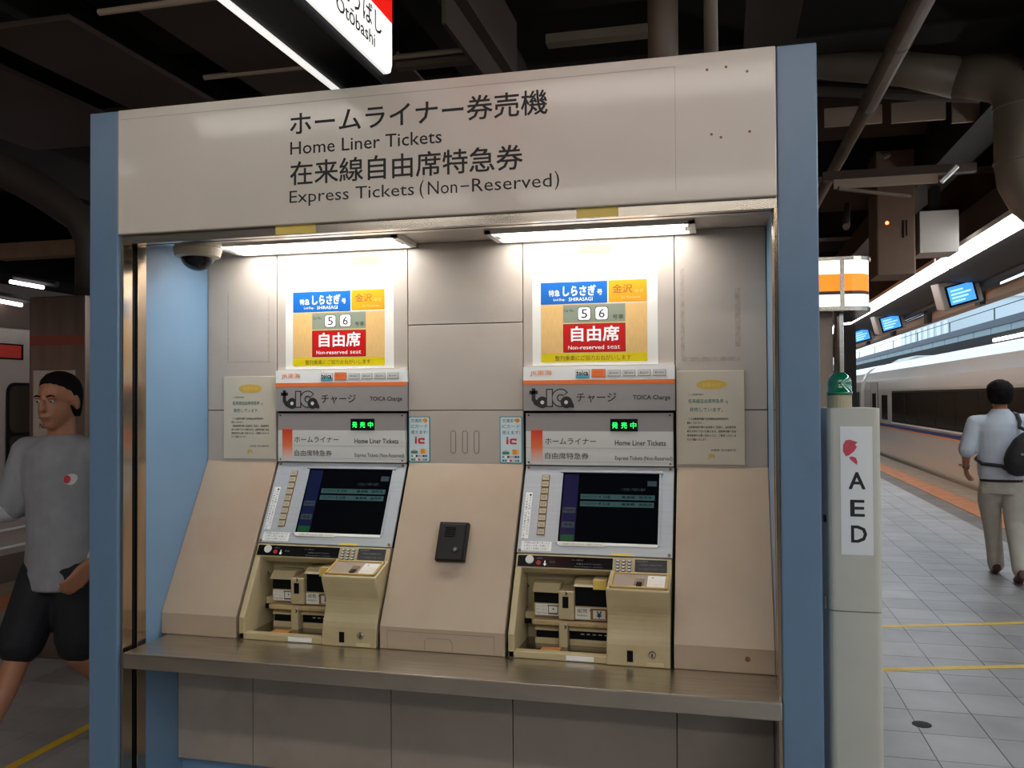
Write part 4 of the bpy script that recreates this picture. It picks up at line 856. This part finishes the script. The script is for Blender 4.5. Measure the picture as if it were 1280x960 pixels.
# ================================================================== people
def remeshed(b, name, parent, m, vox=.007, smooth=4, label=None):
    ob = b.build(name, parent)
    md = ob.modifiers.new('r', 'REMESH'); md.mode = 'VOXEL'; md.voxel_size = vox; md.use_smooth_shade = True
    s = ob.modifiers.new('s', 'SMOOTH'); s.iterations = smooth; s.factor = .5
    me = bpy.data.meshes.new_from_object(ob.evaluated_get(bpy.context.evaluated_depsgraph_get()))
    ob.modifiers.clear(); old = ob.data; ob.data = me; me.name = name; bpy.data.meshes.remove(old)
    me.materials.clear(); me.materials.append(m); me.polygons.foreach_set('material_index', [0]*len(me.polygons)); me.polygons.foreach_set('use_smooth', [True]*len(me.polygons))
    if label: ob['label'] = label
    return ob
class Body:
    """all joints in a local frame: x = person's right->left?  here: +x to the person's left, -y forward, z up; placed by loc and rotation"""
    def __init__(s, loc, ang): s.loc = V(loc); s.R = Matrix.Rotation(ang, 3, 'Z')
    def w(s, p): return s.loc+s.R @ V(p)
    def limb(s, b, pts, m):     # pts: ((x,y,z), r)
        # densify
        P = [s.w(p) for p, r in pts]; Rr = [r for p, r in pts]
        out = []; rs = []
        for i in range(len(P)-1):
            for k in range(4):
                t = k/4; out.append(P[i].lerp(P[i+1], t)); rs.append(Rr[i]*(1-t)+Rr[i+1]*t)
        out.append(P[-1]); rs.append(Rr[-1]); b.tube(out, rs, m, 14)
        for p, r in zip(P, Rr): b.ball(p, r*.985, m, 12)
    def el(s, b, rings, m):     # rings: (x,y,z, rx, ry)
        b.loft([(s.w((x, y, z)), s.R @ V((rx, 0, 0)), s.R @ V((0, ry, 0))) for x, y, z, rx, ry in rings], m, 24)
    def head(s, b, c, yaw=0, sc=1):
        """a face-bearing head: skull, jaw, nose, lips, brow, ears. c = centre of the head; faces -y in the local frame turned by yaw"""
        q = Matrix.Rotation(yaw, 3, 'Z')
        def P(x, y, z): return s.w(V(c)+q @ V((x, y, z))*sc)
        A = s.R @ q
        def ell(x, y, z, rx, ry, rz, seg=18):
            n = 10; rings = []
            for i in range(n+1):
                t = math.pi*i/n; k = max(math.sin(t), .02)
                rings.append((P(x, y, z-rz*math.cos(t)), A @ V((rx*k*sc, 0, 0)), A @ V((0, ry*k*sc, 0))))
            b.loft(rings, SKIN, seg)
        ell(0, .012, .035, .074, .092, .085); ell(0, -.018, -.03, .060, .070, .080); ell(0, -.045, -.088, .030, .030, .025)
        ell(0, -.096, -.015, .011, .018, .028); ell(0, -.100, -.030, .017, .012, .010)
        ell(0, -.084, -.058, .024, .009, .006); ell(0, -.082, -.068, .021, .009, .006)
        ell(-.030, -.080, .018, .022, .012, .008); ell(.030, -.080, .018, .022, .012, .008)
        for sx in (-1, 1): ell(sx*.076, .012, -.005, .009, .018, .030); 
        return P, A
    def face(s, P, A, parent, sc=1):
        for sx in (-1, 1):
            b = MB(); b.ball(P(sx*.030, -.0775, .003), .0095*sc, mat('eye_white', (.45, .42, .40), .4), 12); e = b.build('eye', parent, smooth=True)
            b = MB(); b.ball(P(sx*.030, -.0845, .002), .0048*sc, INK, 8); b.build('iris', e)
            b = MB(); b.tube([P(sx*.014, -.091, .022), P(sx*.030, -.0925, .027), P(sx*.047, -.083, .022)], [.003, .0035, .002], HAIR, 6); b.build('eyebrow', parent)
        b = MB(); b.tube([P(-.022, -.0905, -.063), P(0, -.0955, -.0625), P(.022, -.0905, -.063)], [.0015, .002, .0015], mat('lip', (.22, .06, .05), .5), 6); b.build('mouth', parent)
    def hand(s, b, wrist, d, palmn, side, curl=.5):
        """palm and five curled fingers: d = direction of the forearm, palmn = the way the palm faces"""
        d = V(d).normalized(); n = V(palmn); n = (n-d*n.dot(d)).normalized(); a = d.cross(n)*side
        w = V(wrist)
        def L(pts): s.limb(b, pts, SKIN)
        for k, (off, ln) in enumerate(((-.030, .068), (-.010, .078), (.010, .072), (.029, .056))):
            kn = w+d*.088+a*off; L([(w+d*.012+a*off*.55, .0155), (w+d*.05+a*off*.85, .0145), (kn, .0105)])
            p1 = kn+(d*math.cos(curl*.7)+n*math.sin(curl*.7))*ln*.5; p2 = p1+(d*math.cos(curl*1.7)+n*math.sin(curl*1.7))*ln*.32; p3 = p2+(d*math.cos(curl*2.5)+n*math.sin(curl*2.5))*ln*.25
            L([(kn, .0105), (p1, .0090), (p2, .0082), (p3, .0070)])
        L([(w+d*.02-a*.020, .013), (w+d*.05-a*.042+n*.012, .011), (w+d*.080-a*.050+n*.022, .0095), (w+d*.100-a*.046+n*.032, .008)])
def shoe(B, ankle, yaw, m, parent, pitch=0):
    b = MB(); a = V(ankle); q = Matrix.Rotation(yaw, 3, 'Z') @ Matrix.Rotation(pitch, 3, 'X')
    sec = [(.075, .026, .035, .055), (.055, .036, .045, .06), (.0, .040, .052, .05), (-.06, .044, .036, .036), (-.11, .046, .028, .028), (-.150, .040, .022, .022), (-.175, .022, .015, .016)]
    rings = []
    for y, rx, rz, zc in sec:
        rings.append((B.w(a+q @ V((0, y, zc-.085))), B.R @ (q @ V((rx, 0, 0))), B.R @ (q @ V((0, 0, rz)))))
    b.loft(rings, m, 16); return remeshed(b, 'shoe', parent, m, .006, 3)

# --- man in grey T-shirt walking towards the camera, left of the booth
P1 = thing('person', (-2.9, .85, 0), 'walking person in a grey T-shirt and black shorts left of the booth', 'person')
B = Body((-2.85, .85, 0), math.radians(0))
# local: person faces -y; +x is image right (the person's left side)
b = MB()
Pf, Af = B.head(b, (-.01, -.02, 1.59), yaw=math.radians(6), sc=1.08)
B.limb(b, [((-.005, .0, 1.40), .062), ((-.01, .0, 1.50), .056), ((-.01, -.01, 1.56), .055)], SKIN)
B.el(b, [(0, 0, .86, .14, .10), (0, 0, .95, .155, .11), (0, 0, 1.1, .14, .10), (0, 0, 1.25, .165, .11), (0, 0, 1.36, .16, .10), (0, 0, 1.43, .08, .06)], SKIN)
# right arm (image left): bent, forearm forward
rsh, rel, rwr = V((-.185, 0, 1.365)), V((-.265, -.01, 1.10)), V((-.33, -.24, 1.08))
lsh, lel, lwr = V((.185, 0, 1.365)), V((.28, .10, 1.10)), V((.225, -.10, .90))
for sh, e, wr in ((rsh, rel, rwr), (lsh, lel, lwr)): B.limb(b, [(sh, .05), (e, .036), (wr, .024)], SKIN)
B.hand(b, rwr, rwr-rel, (1, 0, -.2), 1, .5); B.hand(b, lwr, lwr-lel, (-1, 0, -.3), -1, .55)
# legs: right leg forward, left leg back
rk, ra = V((-.10, -.14, .50)), V((-.13, -.38, .10)); lk, la = V((.09, -.02, .48)), V((.10, .28, .17))
B.limb(b, [((-.085, 0, .90), .085), ((-.09, -.08, .68), .072), (rk, .052), (rk.lerp(ra, .3)+V((0, .012, 0)), .050), (ra, .034)], SKIN)
B.limb(b, [((.085, 0, .90), .085), ((.09, -.01, .68), .072), (lk, .052), (lk.lerp(la, .3)+V((0, .012, 0)), .050), (la, .034)], SKIN)
body = remeshed(b, 'body', P1, SKIN, .0065, 3); B.face(Pf, Af, P1)
b = MB()
def hairm(b, P, A, back=1, top=.128, full=1.0):
    rings = []
    for z, rx, ry, yo in ((-.06, .060, .045, .055), (-.02, .078, .072, .035), (.03, .084, .088, .026), (.06, .084, .094, .018), (.09, .075, .084, .012), (.115, .052, .060, .010), (top, .018, .022, .010)):
        rings.append((P(0, yo*back, z), A @ V((rx*full, 0, 0)), A @ V((0, ry*full, 0))))
    b.loft(rings, HAIR, 20)
hairm(b, Pf, Af); remeshed(b, 'hair', P1, HAIR, .007, 2)
TS = mat('grey_shirt', (.30, .30, .32), .85, noise=.12, scale=14, bump=.3); LS = mat('white_sleeve', (.58, .54, .56), .8, noise=.06); SH = mat('black_shorts', (.010, .010, .014), .8, noise=.2, scale=12)
b = MB(); B.el(b, [(0, 0, .77, .17, .135), (0, 0, .88, .17, .13), (0, 0, 1.0, .162, .125), (0, 0, 1.15, .168, .125), (0, 0, 1.28, .195, .13), (0, 0, 1.37, .185, .115), (0, 0, 1.42, .12, .085), (0, 0, 1.445, .075, .07)], TS)
for sh, e in ((rsh, rel), (lsh, lel)): B.limb(b, [(V((0, 0, 1.36)).lerp(sh, .5), .075), (sh, .075), (sh.lerp(e, .85), .080)], TS)
ts = remeshed(b, 't_shirt', P1, TS, .008, 4)
for e, sh, wr in ((rel, rsh, rwr), (lel, lsh, lwr)):
    b = MB(); B.limb(b, [(sh.lerp(e, .6), .052), (e, .050), (e.lerp(wr, .88), .036)], LS); remeshed(b, 'sleeve', P1, LS, .007, 3, 'white long sleeve')
b = MB(); B.el(b, [(0, 0, .76, .17, .12), (0, 0, .86, .18, .13), (0, 0, .93, .16, .12)], SH)
B.limb(b, [((-.085, 0, .84), .108), ((-.095, -.10, .62), .100), ((-.10, -.13, .555), .098)], SH); B.limb(b, [((.085, 0, .84), .108), ((.09, -.01, .62), .1), ((.09, -.01, .54), .098)], SH)
remeshed(b, 'shorts', P1, SH, .008, 4)
def patch(target, c, u, rx, rz, name, m, off):      # cloth patch that hugs the garment below it
    o0 = ORG[target]; rings = [V(c)+V(u)*rx*q*math.cos(a)+V((0, 0, rz*q*math.sin(a))) for q in (1, .66, .33) for a in [2*math.pi*k/20 for k in range(20)]]+[V(c)]
    vs = []
    for p in rings:
        ok, loc, nrm, _ = target.data is not None and target.closest_point_on_mesh(p-ORG[target]) or (0, p-o0, V((0, -1, 0)), 0)
        vs.append(loc+o0+nrm*off)
    F = [(r*20+k, r*20+(k+1) % 20, (r+1)*20+(k+1) % 20, (r+1)*20+k) for r in range(2) for k in range(20)]+[(40+k, 40+(k+1) % 20, 60) for k in range(20)]
    b = Flat(); b.add(vs, F, m); return b.build(name, target.parent, smooth=True)
patch(ts, (-2.70+.01, .70, 1.255), (1, 0, 0), .046, .028, 'chest_patch', mat('patch_white', (.7, .68, .66), .7), .003)
patch(ts, (-2.715, .70, 1.255), (1, 0, 0), .018, .019, 'chest_mark', mat('patch_red', (.62, .05, .07), .7), .0045)
BS = mat('black_shoe', (.012, .012, .013), .5)
shoe(B, ra, 0, BS, P1, -.15); shoe(B, la+V((0, .02, -.02)), 0, BS, P1, .75)

# --- man in white shirt walking away on the right
P2 = thing('person', (2.42, 5.95, 0), 'person in a white shirt and khaki trousers walking away beside the express train', 'person')
B2 = Body((2.36, 5.88, 0), math.radians(180-8))      # faces +y
b = MB()
Pg, Ag = B2.head(b, (0, -.02, 1.585), yaw=0, sc=1.1)
B2.limb(b, [((0, 0, 1.40), .060), ((0, 0, 1.5), .055), ((0, -.01, 1.56), .054)], SKIN)
B2.el(b, [(0, 0, .88, .15, .10), (0, 0, 1.1, .14, .10), (0, 0, 1.3, .16, .11), (0, 0, 1.42, .10, .07)], SKIN)
# local +x = person's left = image left when he walks away
ls, le, lw_ = V((.20, 0, 1.355)), V((.275, .03, 1.08)), V((.265, -.06, .95))
rs, re_, rw = V((-.20, 0, 1.37)), V((-.27, .02, 1.10)), V((-.20, -.16, .98))
for sh, e, wr in ((ls, le, lw_), (rs, re_, rw)): B2.limb(b, [(sh, .05), (e, .038), (wr, .025)], SKIN)
B2.hand(b, lw_, lw_-le, (-1, -.2, 0), -1, .7); B2.hand(b, rw, rw-re_, (1, -.2, 0), 1, .7)
remeshed(b, 'body', P2, SKIN, .0075, 3); B2.face(Pg, Ag, P2)
b = MB(); hairm(b, Pg, Ag, 1.0, .135, 1.28)
for k in range(14):
    a = random.uniform(0, 6.28); z = random.uniform(-.03, .11); b.ball(Pg(.07*math.cos(a)*(1-max(z, 0)*3), .03+.085*math.sin(a)*(1-max(z, 0)*3) if math.sin(a) > 0 else .02+.06*math.sin(a), z), .026, HAIR, 8)
remeshed(b, 'hair', P2, HAIR, .008, 1)
WS = mat('white_shirt', (.56, .61, .68), .8, noise=.08, scale=10, bump=.35); KH = mat('khaki', (.50, .46, .38), .85, noise=.12, scale=9, bump=.4)
b = MB(); B2.el(b, [(0, 0, .86, .170, .125), (0, 0, .92, .185, .135), (0, .0, 1.10, .185, .135), (0, 0, 1.28, .20, .13), (0, 0, 1.345, .185, .118), (0, 0, 1.39, .15, .10), (0, 0, 1.43, .10, .08), (0, 0, 1.475, .066, .064)], WS)
for sh, e in ((ls, le), (rs, re_)): B2.limb(b, [(V((0, 0, 1.355)).lerp(sh, .5), .070), (sh+V((0, 0, -.005)), .071), (sh.lerp(e, .4), .068), (sh.lerp(e, .88), .072)], WS)
remeshed(b, 'shirt', P2, WS, .008, 4)
b = MB(); B2.el(b, [(0, 0, .845, .168, .126), (0, 0, .875, .168, .126)], INK); b.build('belt', P2)
lk2, la2 = V((.06, -.13, .48)), V((.02, -.22, .10)); rk2, ra2 = V((-.09, .04, .48)), V((-.10, .25, .13))
b = MB(); B2.el(b, [(0, 0, .74, .17, .125), (0, 0, .80, .172, .13), (0, 0, .855, .165, .12)], KH)
B2.limb(b, [((.085, 0, .78), .100), ((.085, -.06, .66), .095), (lk2, .078), (lk2.lerp(la2, .5), .070), (la2+V((0, 0, -.02)), .068)], KH)
B2.limb(b, [((-.085, 0, .78), .100), ((-.09, .01, .66), .095), (rk2, .078), (rk2.lerp(ra2, .5), .070), (ra2+V((0, 0, -.01)), .066)], KH)
remeshed(b, 'trousers', P2, KH, .008, 4)
BR = mat('brown_shoe', (.09, .03, .02), .4)
shoe(B2, la2+V((0, 0, -.01)), 0, BR, P2); shoe(B2, ra2+V((0, 0, -.02)), 0, BR, P2, .25)
b = MB(); d = (lw_-le).normalized(); b.tube([B2.w(lw_-d*.022), B2.w(lw_-d*.002)], .032, STEEL, 16); wt = b.build('watch', P2); wt['label'] = 'silver wristwatch'
t = thing('sling_bag', B2.w((-.14, .2, 1.0)), 'black sling bag on the back of the person in the white shirt', 'bag')
BAG = mat('bag_black', (.016, .015, .018), .6, noise=.2, scale=20, bump=.3)
b = MB(); c = V((-.135, .215, 1.10)); rings = []
axd = V((.42, 0, -.9)).normalized(); sd = V((.9, 0, .42)).normalized()
for k, (h, wv, dv) in enumerate(((-.20, .03, .03), (-.16, .08, .06), (-.08, .115, .08), (.02, .125, .085), (.10, .115, .08), (.17, .08, .06), (.20, .03, .03))):
    rings.append((B2.w(c+axd*h), B2.R @ (sd*wv), B2.R @ V((0, dv, 0))))
b.loft(rings, BAG, 24); remeshed(b, 'bag', t, BAG, .008, 3)
b = MB(); pth = [c-axd*.19, V((-.12, .145, 1.32)), V((-.13, .115, 1.37)), V((-.12, .06, 1.425)), V((-.11, -.03, 1.435)), V((-.08, -.11, 1.37)), V((-.03, -.145, 1.28)), V((.10, -.15, 1.12)), V((.19, -.03, 1.03)), V((.16, .10, 1.0)), V((.02, .155, .99)), c+axd*.18]
b.tube([B2.w(p) for p in pth], .016, BAG, 8); b.build('strap', t)
b = MB(); b.disc(0, 0, .012, .004, STEEL, Fr(B2.w(c+V((.02, .087, .0))), B2.R @ V((-1, 0, 0)), (0,0,1)), 12, 0); b.build('buckle', t)
